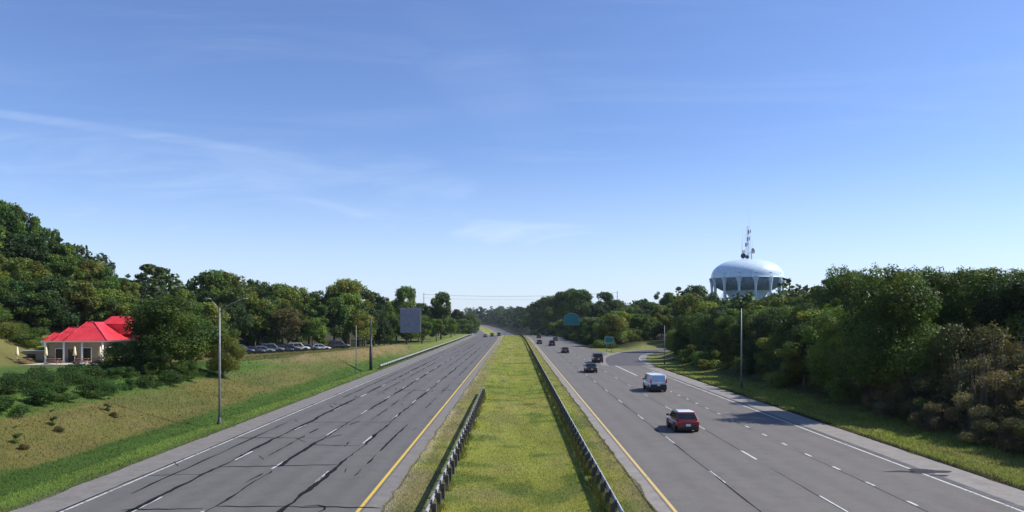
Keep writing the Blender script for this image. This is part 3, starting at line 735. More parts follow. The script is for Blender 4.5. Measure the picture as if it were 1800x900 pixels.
# big round tree by the left pole
t = plant('near', -36.9, 79, 8.3, 'dark', 2, wid=1.55, name='leafy_tree')
tag(t, 'big round dark green tree on the bank, beside the red-roofed building', 'tree')
t = plant('near', -32.6, 82.5, 6.0, 'olive', 0, wid=1.0, name='leafy_tree'); tag(t, 'smaller yellowish tree touching the big round tree behind the left lamp post', 'tree')
for i, (x, y, h) in enumerate(((-39.5, 76.5, 3.6), (-36.5, 75.0, 2.6), (-34.2, 76.0, 2.2), (-42, 79, 3.6))):
    SHB.append((x, y, h, i))
for i, (px, d, top) in enumerate(((288, 118, 540), (250, 126, 525), (330, 125, 528))):
    x = X_at(px, d); zt = CAM_H + (561 - top) / 1300 * d; t = plant('broad', x, d, zt - gzs(x, d), 'dark', wid=1.1, name='leafy_tree')
    tag(t, f"dark green tree, {ordw((1, 0, 2)[i])} from the left in the small clump right of the red-roofed building", 'tree', 'clump beside the building')

# shrubs: hedge rows on the bank before the building
def shrub(x, y, h, ck, label, group, key='shrub', wid=1.0, stems=False, name='shrub', cat='shrub'):
    o = plant(key, x, y, h, ck, wid=wid, hbase=2.0, name=name, dz=-.05)
    if stems: link('stems', TW[R.randrange(2)], o)
    tag(o, label, cat, group); return o
hed = []
for x, y, h, i in SHB: shrub(x, y, h, 'dark', f"dark leafy bush under the big round tree, {ordw((1, 2, 3, 0, 4)[i])} from the left", 'bushes under the big round tree', 'bigshrub', wid=1.1)
for rw, xr in enumerate((-33.6, -37.0, -40.4, -44.0)):
    for i in range(12):
        hed.append((rw, i, xr + G(-.35, .35) - i * .06, 39 + rw * 3.4 + i * 3.3 + G(-.5, .5)))
for rw, i, x, y in hed:
    shrub(x, y, G(1.15, 1.5) + .12 * rw, 'hedge', f"rounded green shrub on the left bank, {ordw(i)} from the camera in its {('front', 'second', 'third', 'rear')[rw]} row", 'hedge shrubs on the left bank', wid=1.28)
for i, (px, py) in enumerate(((28, 778), (92, 746), (190, 722))):
    best = min(np.arange(40, 90, .25), key=lambda d: abs(561 + (CAM_H - gzs(X_at(px, d), d)) / d * 1300 - py))
    x = X_at(px, best); o = plant('sapling', x, float(best), 1.15, 'dark', wid=1.0, hbase=2.0, name='sapling')
    tag(o, f"small dark sapling on the brown left bank, {('nearest', 'middle', 'farthest')[i]} of the three", 'sapling', 'saplings on the left bank')
    tag(shrub(x + .9, float(best) - .8, .45, 'rust', f"low brown tuft at the foot of the {('nearest', 'middle', 'farthest')[i]} sapling", 'tufts by the saplings', wid=1.0, name='grass_tuft', cat='plant'))
# low shrubs along the left treeline foot and hillside
for i, px in enumerate(range(-40, 110, 17)):
    d = 112 + G(-3, 3); shrub(X_at(px, d), d, G(2, 3.4), R.choice(['mid', 'olive']), f"sunlit rounded bush on the grassy left hillside, {ordw(i)} from the left", 'bushes on the left hillside', wid=1.2)
# brown shrubs lower right
bs = []
for i in range(15): bs.append((31.3 + abs(R.gauss(0, .9)), 35 + i * 2.3 + G(-.8, .8), G(1.3, 3.4), 0))
for i in range(14): bs.append((34.8 + G(-1.1, 1.2), 35 + i * 2.8 + G(-1, 1), G(3.2, 5.2), 1))
for i in range(12): bs.append((38.6 + G(-1.2, 1.2), 38 + i * 3.2 + G(-1, 1), G(4.6, 7.0), 2))
cnt = [0, 0, 0]
for x, y, h, rw in bs:
    ck = R.choice(['rust', 'bleach', 'dark', 'bleach', 'rust', 'bleach']); nm = ('front', 'middle', 'rear')[rw]
    shrub(x, y, h, ck, f"{ {'rust': 'rusty', 'bleach': 'dry brown', 'dark': 'dark green', 'blue': 'blackish green'}[ck]} tangled bush, {ordw(cnt[rw])} from the camera in the {nm} right row", 'bushes on the right bank', 'bigshrub', wid=(.72 if h > 4 else 1.0) * G(.9, 1.35), stems=True); cnt[rw] += 1
# bushes at the right verge farther on
k = 0
for d in np.arange(72, 150, 5.5):
    x = 33.0 + G(-.8, 1.4); ck = R.choice(['dark', 'mid', 'blue', 'olive'])
    shrub(x, float(d), G(2.2, 4), ck, f"{KC[ck][1]} bush under the right trees, {ordw(k)} from the camera past the brown bushes", 'bushes under the right trees', 'shrub', wid=1.1); k += 1
for i, (x, y) in enumerate(((24.5, 218), (28, 222), (32, 228), (37, 234), (44, 240), (52, 246))):
    shrub(x, y, G(1.8, 3.2), R.choice(['dark', 'mid', 'olive']), f"bush on the far side of the exit ramp, {ordw(i)} from the left", 'bushes behind the exit ramp', 'shrub', wid=1.3)

k = 0
for y in np.concatenate([np.arange(232, 330, 6.5), np.arange(330, 620, 13)]):
    s_ = 25.0 + G(-.6, 1.2) + (2.0 if y < 245 else 0); x = s_ + float(xc(y)); t = plant('broad', x + 3.6, float(y), G(8, 11), R.choice(['dark', 'blue', 'mid', 'olive']), wid=1.15, name='leafy_tree', dz=-1.3)
    tag(t, f"low tree crowding the right edge of the far road, {ordw(k)} from the camera", 'tree', 'low trees at the edge of the far right road')
    shrub(x + .3, float(y) + 2, G(2.6, 4.2), R.choice(['dark', 'blue', 'mid']), f"dark bush at the right edge of the far road, {ordw(k)} from the camera", 'bushes at the edge of the far right road', 'shrub', wid=1.3); k += 1
for i, px in enumerate(range(1075, 1200, 11)):
    d = float(np.interp(px, [1075, 1130, 1200], [232, 242, 262])) + G(-2, 5); x = X_at(px, d)
    if float(ramp_dist(x, d)) > 8.5: tag(plant('broad', x, d, G(8.5, 13), R.choice(['dark', 'mid', 'olive', 'lime']), wid=1.1, name='leafy_tree', dz=-1), f"low tree behind the far side of the exit ramp, {ordw(i)} from the left", 'tree', 'low trees behind the exit ramp')
for i, (px, d, h) in enumerate(((1186, 152, 7), (1205, 148, 9), (1228, 140, 8), (1252, 132, 9.5), (1278, 124, 8.5), (1312, 115, 9), (1350, 106, 9.5), (1392, 97, 9.5), (1425, 90, 9))):
    tag(plant('near', X_at(px, d) + .6, d, h, R.choice(['dark', 'blue', 'dark', 'mid']), wid=.95, name='leafy_tree', dz=-.7), f"low dense tree inside the ramp curve, {ordw(i)} from the left", 'tree', 'low dense trees right of the ramp curve')
for i, (px, d, h) in enumerate(((-20, 117, 6.5), (10, 118, 7), (38, 119, 7.5), (62, 119, 7), (86, 121, 8), (110, 124, 9), (135, 128, 10), (160, 130, 10), (185, 132, 11), (215, 134, 11))):
    tag(plant('broad', X_at(px, d), d, h, R.choice(['dark', 'mid', 'blue']), wid=1.2, name='leafy_tree', dz=-.8), f"low dark tree directly behind the red-roofed building, {ordw(i)} from the left", 'tree', 'low trees behind the building')

# woods too far off to count
def woodland(name, label, pts, col, leaf=.6, n=700):
    Vs = []; Cs = []
    for i, (x, y, H) in enumerate(pts):
        Vv, cc_, _, _ = crown_arrays(900 + i % 17, 10, 4.4, .6, 14, n, leaf * 10 / H, 'broad' if i % 5 else 'pine')
        a = G(0, 6.28); ca, sa = math.cos(a), math.sin(a); sc = H / 10
        Vv = Vv @ np.array([[ca, sa, 0], [-sa, ca, 0], [0, 0, 1]]) * sc + np.array([x, y, gzs(x, y)])
        Vs.append(Vv); Cs.append(cc_ * G(.75, 1.25) * np.array([G(.9, 1.15), 1, 1]))
    Vs = np.concatenate(Vs); Cs = np.concatenate(Cs)
    o = link(name, np_mesh(name, Vs, np.arange(len(Vs)).reshape(-1, 4), M['leaf'], col=Cs)); o.color = (*col, 1)
    tag(o, label, kind='stuff'); return o
pts = []
for _ in range(230):
    y = G(640, 1500); s = R.choice([-1, 1]) * (28 + abs(R.gauss(0, 1)) * 70); pts.append((s + float(xc(y)) + (3 if s > 0 else 0), y, G(15, 21)))
for _ in range(150): y = G(1300, 1700); pts.append((G(-420, 260), y, G(18, 24)))
woodland('woodland', 'distant woods where the highway disappears in the middle', pts, (.06, .095, .035), 1.0, 620)
pts = [(G(-260, -60), G(200, 560), G(11, 15)) for _ in range(130)]
woodland('woodland', 'far woods behind the left treeline', [p for p in pts if p[0] < -40 - (p[1] - 190) * .12], (.055, .085, .03), .7, 700)
pts = []
for _ in range(230):
    y = G(150, 620); x = G(50, 330)
    if x - 40 > (y - 200) * -.1 and x / y * 1300 > 110 and float(ramp_dist(x, y)) > 12 and math.hypot(x - 103, y - 330) > 24: pts.append((x, y, G(11, 15)))
woodland('woodland', 'far woods behind the right treeline and around the water tower', pts, (.06, .09, .03), .6, 800)

# ------------------------------------------------------------------ grass blades
def blades(n, sampler, hmin, hmax, name, label, w=.02, tint=1.0):
    X, Y = sampler(n); Z = ground_z(X, Y); C = ground_col(X, Y)
    n = len(X); h = NR.uniform(hmin, hmax, n); a = NR.uniform(0, 2 * np.pi, n); ww = w * NR.uniform(.7, 1.5, n) * (Y / 40)
    dx, dy = np.cos(a) * ww, np.sin(a) * ww; lx, ly = NR.normal(0, .45, n) * h, NR.normal(0, .45, n) * h
    V = np.stack([np.stack([X - dx, Y - dy, Z - .01], -1), np.stack([X + dx, Y + dy, Z - .01], -1), np.stack([X + lx, Y + ly, Z + h], -1)], 1).reshape(-1, 3)
    C = C * NR.uniform(.6, 1.45, n)[:, None] * tint * np.stack([NR.uniform(.85, 1.2, n), np.ones(n), np.ones(n)], -1)
    o = link(name, np_mesh(name, V, np.arange(len(V)).reshape(-1, 3), M['blade'], col=np.repeat(C, 3, 0))); tag(o, label, kind='stuff')
def samp(s0, s1, y0, y1, pw=2.0):
    def f(n):
        u = NR.uniform(0, 1, n); Y = 1 / (1 / y0 + (1 / y1 - 1 / y0) * u); return NR.uniform(s0, s1, n), Y
    return f
blades(120000, samp(-5.85, 6.15, 26, 420), .03, .09, 'grass', 'short yellow-green grass of the median', tint=1.25)
blades(80000, samp(-46, -22.45, 28, 220), .05, .15, 'grass', 'rough grass of the left bank', tint=1.15)
blades(50000, samp(25.3, 33, 26, 140), .06, .2, 'grass', 'long grass of the right verge', tint=1.2)
def edge_tufts(n):
    Y = 1 / (1 / 26 + (1 / 220 - 1 / 26) * NR.uniform(0, 1, n)); k = NR.integers(0, 4, n); e_ = np.array([-5.9, 6.2, -22.4, 25.2])[k]; sd_ = np.array([-1, 1, 1, -1])[k]
    return e_ + sd_ * (vnoise(Y, Y * 0 + k * 7, 1.3, 8) ** 2 * .42 - .12) * NR.uniform(0, 1, n), Y
blades(40000, edge_tufts, .03, .1, 'grass', 'ragged grass creeping over the pavement edges', w=.022, tint=.95)
def rail_weeds(n):
    Y = 1 / (1 / 26 + (1 / 200 - 1 / 26) * NR.uniform(0, 1, n)); s = np.where(NR.uniform(0, 1, n) < .7, 4.2, -3.5); keep = (s > 0) | (Y < 84)
    keep &= vnoise(Y, Y * 0 + s, 1.6, 5) > .35
    return (s + NR.normal(0, .16, n))[keep], Y[keep]
blades(30000, rail_weeds, .12, .5, 'grass', 'unmown dark grass under the median guardrails', w=.018, tint=.6)

# ------------------------------------------------------------------ guardrails
def guardrail(label, s0, y0, y1, side, group='guardrails'):
    """side: +1 beam on the right of its posts."""
    o = empty('guardrail', (s0, y0, 0)); tag(o, label, 'guardrail', group)
    prof = [(0, .46), (.07, .50), (.075, .54), (.0, .60), (.075, .66), (.07, .70), (0, .74)]
    yk = list(np.arange(0, min(y1 - y0, 300 - y0) + 1, 4.0)) + list(np.arange(max(300, y0) - y0, y1 - y0, 14)) if y1 > 300 else list(np.linspace(0, y1 - y0, int((y1 - y0) / 4) + 2))
    yk = sorted(set(round(float(a), 2) for a in yk)); rings = []
    for q in yk:
        Y = y0 + q; dx = float(xc(Y)); z = float(zr(Y))
        pr = [(side * (.16 + a), b) for a, b in prof] + [(side * (.155 + a), b) for a, b in prof[::-1]]
        rings.append([(dx + a, q, z + b) for a, b in pr])
    mb = MB(); mb.loft(rings, False); mb.build('beam', M['rail'], o)
    # terminal nose at the near/far end
    mb = MB(); mb.box((side * .17, y1 - y0 + .15 + 0, .6 + float(zr(y1))), (.14, .34, .36)); e = mb.build('end_piece', M['rail'], o, .03); e.location.x = float(xc(y1))
    pm = MB(); pm.box((0, 0, .33), (.19, .22, .86)); pmesh = pm.mesh('post', M['post_wood'])
    bm_ = MB(); bm_.box((side * .12, 0, .6), (.08, .2, .36)); bmesh_ = bm_.mesh('spacer_block', M['post_wood'])
    q = .8; i = 0; rest = MB()
    while q < y1 - y0:
        Y = y0 + q; dx = float(xc(Y)); z = float(zr(Y)) - .12
        if i < 95:
            p = link('post', pmesh, o); p.location = (dx, q, z); b = link('spacer_block', bmesh_, p); b.location = (0, 0, .12)
        else:
            rest.box((dx, q, z + .33), (.14, .17, .86)); rest.box((dx + side * .11, q, z + .72), (.09, .15, .34))
        q += 1.905; i += 1
    if rest.v:
        r_ = rest.build('far_posts', M['post_wood'], o); r_['kind'] = 'stuff'
    return o
guardrail('long guardrail along the right edge of the grass median', 4.2, 8, 425, 1)
guardrail('short guardrail on the left side of the median, ending partway up', -3.45, 8, 84, -1)
guardrail('low guardrail at the outer edge of the left road beyond the cantilever sign', -23.1, 126, 420, 1)

# ------------------------------------------------------------------ poles, signs
def lamp_post(px, py, top, label, arm=0, r=.1, mat='galv', group='lamp posts'):
    best = min(np.arange(40, 260, .25), key=lambda d: abs(561 + (CAM_H - gzs(X_at(px, d), d)) / d * 1300 - py))
    d = float(best); x = X_at(px, d); z = gzs(x, d); H = CAM_H + (561 - top) / 1300 * d - z
    o = empty('lamp_post', (x, d, z)); tag(o, label, 'lamp post', group)
    mb = MB(); mb.tube([(0, 0, -.2), (0, 0, H * .5), (0, 0, H)], [r * 1.25, r, r * .65], 10); mb.build('pole', M[mat], o)
    mb = MB(); mb.lathe([(0, -.1), (r * 2.6, -.1), (r * 2.6, .12), (r * 1.7, .2), (r * 1.5, .55), (0, .56)], 10); mb.build('base', M['dark_pole'], o)
    if arm:
        for s in ((arm,) if arm in (1, -1) else (1, -1)):
            L_ = 1.9 if s > 0 else .8
            mb = MB(); mb.tube([(0, 0, H - .3), (s * .5 * L_, 0, H + .35), (s * L_, 0, H + .75)], [.032, .024, .02], 6); a = mb.build('arm', M[mat], o)
            mb = MB(); mb.loft([[(s * (L_ + q), w * math.cos(t), H + .74 + h * math.sin(t)) for t in [k * math.pi / 4 for k in range(8)]] for q, w, h in ((-.1, .04, .03), (.05, .1, .06), (.3, .11, .06), (.42, .04, .03))]); mb.build('lamp_head', M['galv'], a)
    return o, d, x, z
lamp_post(386, 745, 541, 'tall grey lamp post in front of the big round tree on the left', 2, .085)
lamp_post(626, 656, 572, 'pale thin lamp post just left of the cantilever sign post', 0, .06)
lamp_post(1303, 682, 542, 'grey lamp post against the dark trees on the right', 0, .085)
lamp_post(1168, 640, 572, 'pale thin lamp post on the grass inside the exit ramp', 0, .06)

# cantilever sign seen from behind
d = 124.0; x = X_at(652, d); z = gzs(x, d); o = empty('cantilever_sign', (x, d, z)); tag(o, 'back of a big grey ribbed road sign on a cantilever arm over the left road', 'road sign')
Ht = CAM_H - z + .2
MB().tube([(0, 0, -.2), (0, 0, 3.9), (0, 0, 3.95), (0, 0, Ht)], [.27, .27, .17, .15], 12).build('post', M['dark_pole'], o)
sx0 = X_at(703, d) - x; sx1 = X_at(740, d) - x; sz0 = CAM_H - z - 24 / 1300 * d; sz1 = CAM_H - z + 20 / 1300 * d
mb = MB()
for zz in (Ht - .35, Ht - .95): mb.tube([(0, 0, zz), (sx0 - .2, .34, zz), (sx1 - .3, .34, zz)], .05, 8)
mb.build('arm', M['dark_pole'], o)
MB().box(((sx0 + sx1) / 2, .22, (sz0 + sz1) / 2), (sx1 - sx0, .05, sz1 - sz0)).build('sign_panel', M['sign_back'], o)
mb = MB(); n = 9
for i in range(n): mb.box((sx0 + .15 + (sx1 - sx0 - .3) * i / (n - 1), .14, (sz0 + sz1) / 2), (.09, .12, sz1 - sz0 - .1))
mb.build('stiffener', M['galv'], o)

def green_sign(px0, px1, py0, py1, d, label, arch=False):
    x0, x1 = X_at(px0, d), X_at(px1, d); z0, z1 = CAM_H + (561 - py1) / 1300 * d, CAM_H + (561 - py0) / 1300 * d
    gx_ = (x0 + x1) / 2; gz0 = gzs(gx_, d); o = empty('road_sign', (gx_, d, gz0)); tag(o, label, 'road sign', 'green road signs')
    w = (x1 - x0) / 2; h = z1 - z0; zb = z0 - gz0
    def outline(ins, y):
        if arch:
            p = [(-w + ins, zb + ins), (w - ins, zb + ins)] + [((w - ins) * math.cos(a), zb + h * .45 + (h * .55 - ins) * math.sin(a)) for a in [math.pi * k / 12 for k in range(13)]]
        else: p = [(-w + ins, zb + ins), (w - ins, zb + ins), (w - ins, zb + h - ins), (-w + ins, zb + h - ins)]
        return [(a, y, b) for a, b in p]
    def slab(ins, y0, y1, name, mat, par):
        mb = MB(); mb.loft([outline(ins, y1), outline(ins, y0)], False); return mb.build(name, mat, par)
    slab(0, -.12, -.06, 'border', M['sign_white'], o); slab(.07 if not arch else .05, -.14, -.118, 'sign_face', M['sign_green'], o)
    return o, w, h, zb
d = 262; o, w, h, zb = green_sign(991, 1018, 550, 571, d, 'large green overhead sign with a rounded top against the dark right trees', True)
off = 7.5
MB().tube([(off, 0, -1), (off, 0, zb + h * .7)], [.22, .16], 10).build('post', M['dark_pole'], o)
MB().tube([(off, 0, zb + h * .55), (-w, 0, zb + h * .55)], .09, 8).tube([(off, 0, zb + h * .3), (-w, 0, zb + h * .3)], .09, 8).build('arm', M['dark_pole'], o)
o, w, h, zb = green_sign(1063, 1078, 592, 603, 193, 'small green exit sign at the nose of the ramp')
for sx in (-w * .6, w * .6): MB().box((sx, 0, zb / 2 + .4), (.1, .1, zb + h - .4)).build('post', M['galv'], o)

# utility poles and cables far over the road
for i, (px, d, hh) in enumerate(((745, 420, 23.5), (1085, 420, 24.5))):
    x = X_at(px, d); z = gzs(x, d); o = empty('utility_pole', (x, d, z)); tag(o, f"distant wooden utility pole among the {'left' if i == 0 else 'right'} trees carrying the cables", 'pole', 'utility poles')
    MB().tube([(0, 0, -.5), (0, 0, hh - z)], [.24, .15], 8).build('pole', M['post_wood'], o)
    MB().box((0, 0, hh - z - 1), (.15, 3.2, .18)).box((0, 0, hh - z - 3), (.15, 3.2, .18)).build('crossarm', M['post_wood'], o)
    if i == 0: A = (x, d, hh)
    else: B = (x, d, hh)
for i, (dy, dz) in enumerate(((-1.5, -.9), (1.5, -.9), (-1.5, -2.9))):
    mb = MB(); pp = []
    for k in range(17):
        t_ = k / 16; pp.append((A[0] * (1 - t_) + B[0] * t_, A[1] + dy, A[2] * (1 - t_) + B[2] * t_ + dz - 1.6 * 4 * t_ * (1 - t_)))
    c = mb.tube(pp, .032, 5).build('power_cable', M['wire'])
    tag(c, f"thin sagging cable high across the far road, {('front upper', 'rear upper', 'lower')[i]} one", 'cable', 'power cables')

# ------------------------------------------------------------------ water tower
def mat_tower():
    m, t, p = new_mat('tower_paint')
    pos = t.nodes.new('ShaderNodeTexCoord').outputs['Object']
    mp = t.nodes.new('ShaderNodeMapping'); mp.inputs['Scale'].default_value = (1, 1, .12); t.links.new(pos, mp.inputs[0])
    n = noise(t, 1.1, 6, .7, mp.outputs[0])
    t.links.new(mixc(t, mapr(t, n, .35, .75), (.66, .78, .84), (.46, .60, .68)), p.inputs['Base Color']); p.inputs['Roughness'].default_value = .3; return m
M['tower'] = mat_tower()
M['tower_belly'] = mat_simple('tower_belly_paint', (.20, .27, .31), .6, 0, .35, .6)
d = 330.0; x = X_at(1313, d); z = gzs(x, d); o = empty('water_tower', (x, d, z)); tag(o, 'pale blue water tower with a domed tank, many legs and antennas on top', 'water tower')
zt = CAM_H + (561 - 457) / 1300 * d - z; RT = 15.4
def zz_(py): return CAM_H + (561 - py) / 1300 * d - z
z_top, z_eq, z_rim, z_bot = zz_(456), zz_(485), zz_(490), zz_(517)
prof = [(RT * math.cos(a) ** .82, z_eq + (z_top - z_eq) * math.sin(a)) for a in [math.pi / 2 * k / 16 for k in range(16, -1, -1)]]
prof[0] = (.01, z_top); prof2 = [(RT, z_eq), (RT * .998, z_rim)]
MB().lathe(prof + prof2[1:], 56).build('tank_dome', M['tower'], o)
bel = [(RT * .995, z_rim)] + [(RT * (.04 + .955 * math.cos(a) ** .85), z_rim - (z_rim - z_bot) * math.sin(a)) for a in [math.pi / 2 * k / 10 for k in range(1, 11)]]
MB().lathe(bel, 56).build('tank_bottom', M['tower_belly'], o)
MB().lathe([(RT * 1.0, z_rim - .05), (RT * 1.035, z_rim - .1), (RT * 1.035, z_rim + .25), (RT * 1.0, z_rim + .35)], 56).build('balcony_rim', M['tower'], o)
nl = 14
for k in range(nl):
    a = 2 * math.pi * (k + .35) / nl; ca, sa = math.cos(a) * RT * .985, math.sin(a) * RT * .985
    mb = MB(); mb.tube([(ca, sa, 0), (ca, sa, z_rim - 4.5), (ca, sa, z_rim - 2), (ca * .99, sa * .99, z_rim - .2), (ca * .93, sa * .93, z_rim + .8)], [.5, .5, .75, 1.5, 1.9], 10); mb.build('leg', M['tower'], o)
for k in range(nl):
    a = 2 * math.pi * (k + .35) / nl; b = a + 2 * math.pi / nl; q = RT * .985
    for za, zb in ((z_bot - 7, z_bot + 1.5), (z_bot + 1.5, z_bot - 7)):
        MB().tube([(math.cos(a) * q, math.sin(a) * q, za), (math.cos(b) * q, math.sin(b) * q, zb)], .09, 5).build('brace', M['tower'], o)
MB().lathe([(7.6, 0), (7.4, 2), (7.4, z_bot - 3), (8.0, z_bot - .6), (10.5, z_bot + 1.6)], 28).build('riser', M['tower'], o)
# antennas
mast = []
def lattice(cx, cy, z0, h, w, name='antenna_mast'):
    mb = MB(); c3 = [(cx + w * math.cos(q), cy + w * math.sin(q)) for q in (0.3, 2.4, 4.5)]
    for a, b in c3: mb.tube([(a, b, z0), (cx + (a - cx) * .6, cy + (b - cy) * .6, z0 + h)], .05, 5)
    n = int(h / .9)
    for i in range(n):
        for j in range(3):
            a = c3[j]; b = c3[(j + 1) % 3]; f1 = 1 - .4 * i / n; f2 = 1 - .4 * (i + 1) / n
            mb.tube([(cx + (a[0] - cx) * f1, cy + (a[1] - cy) * f1, z0 + h * i / n), (cx + (b[0] - cx) * f2, cy + (b[1] - cy) * f2, z0 + h * (i + 1) / n)], .03, 4)
    return mb.build(name, M['galv'], o)
lattice(.3, 0, z_top - .2, 15.0, .6)
for cx, h in ((-1.9, 13), (-.9, 12), (1.5, 14), (2.4, 9), (-2.4, 8), (.9, 22)):
    MB().tube([(cx, G(-1, 1), z_top - .3), (cx, 0, z_top + h)], [.06, .03], 5).build('whip_antenna', M['galv'], o)
for cz, dx in ((3.2, -1.9), (9.0, .2), (12.2, .6), (6.5, -.6)):
    mb = MB(); mb.box((dx, -.4, z_top + cz), (.5, .3, 1.7)).box((dx + .8, -.4, z_top + cz + .3), (.3, .25, 1.4)); mb.build('panel_antenna', M['galv'], o)
for cx, cz, r, ax in ((-1.6, 1.4, 1.15, -.6), (1.9, 3.6, 1.25, .75), (-.4, .9, .8, .1)):
    mb = MB(); mb.lathe([(0.01, .35), (r * .6, .42), (r, .62), (r, .9), (r * .95, .9), (r * .5, .72), (.01, .66)], 18)
    q = mb.build('dish', M['dish'], o); q.location = (cx, -.6, z_top + cz); q.rotation_euler = (math.radians(80), 0, ax)
mb = MB()
for cx, cz in ((-1.6, 1.4), (1.9, 3.6), (-.4, .9)): mb.tube([(cx, -.3, z_top - .2), (cx, -.3, z_top + cz)], .12, 6)
mb.tube([(.3, 0, z_top + 2.4), (1.9, -.3, z_top + 3.4)], .1, 6).build('dish_mount', M['galv'], o)

# ------------------------------------------------------------------ red-roofed building
M['redroof'] = None
def mat_roof():
    m, t, p = new_mat('red_metal_roof')
    n = noise(t, .8, 4, .6)
    t.links.new(mixc(t, mapr(t, n, .3, .7), (.56, .024, .036), (.68, .05, .06)), p.inputs['Base Color']); p.inputs['Roughness'].default_value = .45; return m
M['redroof'] = mat_roof(); M['redroof_dark'] = mat_simple('red_metal_trim', (.40, .012, .02), .5, 0, .15, 2)
BD = 108.0; bx = X_at(180, BD); bz = gzs(bx - 4, BD + 4) - .1
B_ = empty('red_roofed_building', (bx, BD, bz), math.radians(6)); tag(B_, 'tan building with a stepped bright red roof on the left bank', 'building')
ez = CAM_H - bz - 39 / 1300 * BD; rz_ = CAM_H - bz - 5 / 1300 * BD
Wd, Dp = 7.4, 15.0          # local: x from -Wd to 0 (front faces -y), y from 0 to Dp
mb = MB(); mb.box((-Wd / 2, Dp / 2, ez / 2 - .2), (Wd, Dp, ez + .4)).build('wall', M['wall'], B_)
MB().box((-Wd / 2, -.03, .35), (Wd + .05, .12, 1.1)).build('stone_base', M['stone'], B_)
MB().box((-Wd / 2 - .0, Dp / 2, ez + .02), (Wd + 1.5, Dp + 1.5, .22)).build('fascia', M['white_paint'], B_)
def hip(x0, x1, y0, y1, zb, zt_, rx0, rx1, ry0, ry1):
    v = [(x0, y0, zb), (x1, y0, zb), (x1, y1, zb), (x0, y1, zb), (rx0, ry0, zt_), (rx1, ry0, zt_), (rx1, ry1, zt_), (rx0, ry1, zt_)]
    return v, [(0, 1, 5, 4), (1, 2, 6, 5), (2, 3, 7, 6), (3, 0, 4, 7), (4, 5, 6, 7), (3, 2, 1, 0)]
e = .85; zr0 = ez + .14; H3 = rz_ - zr0
SEC = [(-Wd - .45, -Wd + .5, .42, 0.0), (-Wd + .9, -Wd + 2.0, .70, .12), (-Wd + 2.5, -Wd + 4.0, 1.0, .24)]
for k, (xa, xb, hf, pr) in enumerate(SEC):
    mb = MB(); mb.add(*hip(xa, e + pr, -e - pr, Dp + e + pr, zr0 + .004 * k, zr0 + H3 * hf, xb, e + pr - 3.6 * hf, -e - pr + 4.0 * hf, Dp + e + pr - 4.0 * hf))
    rf = mb.build('roof' if k == 2 else 'roof_tier', M['redroof'], B_)
    mb = MB(); x1 = e + pr
    for (p0, p1) in (((xa, -e - pr, zr0), (xb, -e - pr + 4 * hf, zr0 + H3 * hf)), ((x1, -e - pr, zr0), (x1 - 3.6 * hf, -e - pr + 4 * hf, zr0 + H3 * hf)), ((xb, -e - pr + 4 * hf, zr0 + H3 * hf), (x1 - 3.6 * hf, -e - pr + 4 * hf, zr0 + H3 * hf))):
        mb.tube([(a[0], a[1], a[2] + .04) for a in (p0, p1)], .08, 6)
    mb.build('ridge_cap', M['redroof_dark'], rf)
    mb = MB(); n_ = 16
    for q in range(1, n_):
        f = q / n_; xq = xa + (x1 - xa) * f; t0 = min(1, (xq - xa) / (xb - xa), (x1 - xq) / (3.6 * hf)); mb.tube([(xq, -e - pr + .02, zr0 + .02), (xq, -e - pr + 4 * hf * t0, zr0 + H3 * hf * t0 + .03)], .03, 4, False)
    mb.build('seam', M['redroof_dark'], rf)
# raised cupola behind right
cz0 = rz_ - 1.2; czt = CAM_H - bz + 5 / 1300 * 118
mb = MB(); mb.box((-.6, 8.0, cz0 + .1), (3.6, 3.6, 1.6)).build('cupola_wall', M['redroof'], B_)
mb = MB(); mb.add(*hip(-2.8, 1.6, 5.8, 10.2, cz0 + .9, czt, -1.7, .5, 7.2, 8.8)).build('cupola_roof', M['redroof'], B_)
def window(xc_, y_, w, h, z0, face='f'):
    f_ = MB()
    if face == 'f':
        f_.box((xc_, -.05, z0 + h / 2), (w + .16, .1, h + .16)); g_ = MB(); g_.box((xc_, -.115, z0 + h / 2), (w, .03, h)); s_ = MB(); s_.box((xc_, -.16, z0 - .12), (w + .3, .2, .08))
    else:
        f_.box((.05, y_, z0 + h / 2), (.1, w + .16, h + .16)); g_ = MB(); g_.box((.115, y_, z0 + h / 2), (.03, w, h)); s_ = MB(); s_.box((.16, y_, z0 - .12), (.2, w + .3, .08))
    o_ = f_.build('window', M['white_paint'], B_); g_.build('pane', M['glass_dark'], o_); s_.build('sill', M['white_paint'], o_)
window(-5.9, 0, 1.0, 1.7, .5); window(-2.2, 0, 1.3, 1.9, .4)
for q in (2.2, 5, 8, 11, 13.5): window(0, q, 1.2, 1.4, .9, 's')
MB().box((-4.1, -.06, 1.05), (1.1, .12, 2.1)).build('door', M['glass_dark'], B_)
for xq in (-Wd - .1, -5, -2.5, .3): MB().tube([(xq, -.7, -.3), (xq, -.7, ez - .08)], .13, 10).lathe([(.01, 0), (.24, 0), (.24, .35), (.01, .36)], 12, (xq, -.7, -.02)).build('porch_column', M['white_paint'], B_)
# low garden wall wing on the left with dark openings
GW = empty('garden_wall', (bx - Wd - .3, BD + .2, gzs(bx - Wd, BD) - .1), math.radians(6)); tag(GW, 'low tan wall with one dark opening left of the red-roofed building', 'wall')
MB().box((-1.9, 0, .9), (3.8, .3, 1.9)).build('wall', M['wall'], GW); MB().box((-1.9, 0, 1.89), (4.0, .42, .085)).build('coping', M['white_paint'], GW); MB().box((-2.6, -.17, .7), (1.2, .06, 1.4)).build('opening', M['glass_dark'], GW)
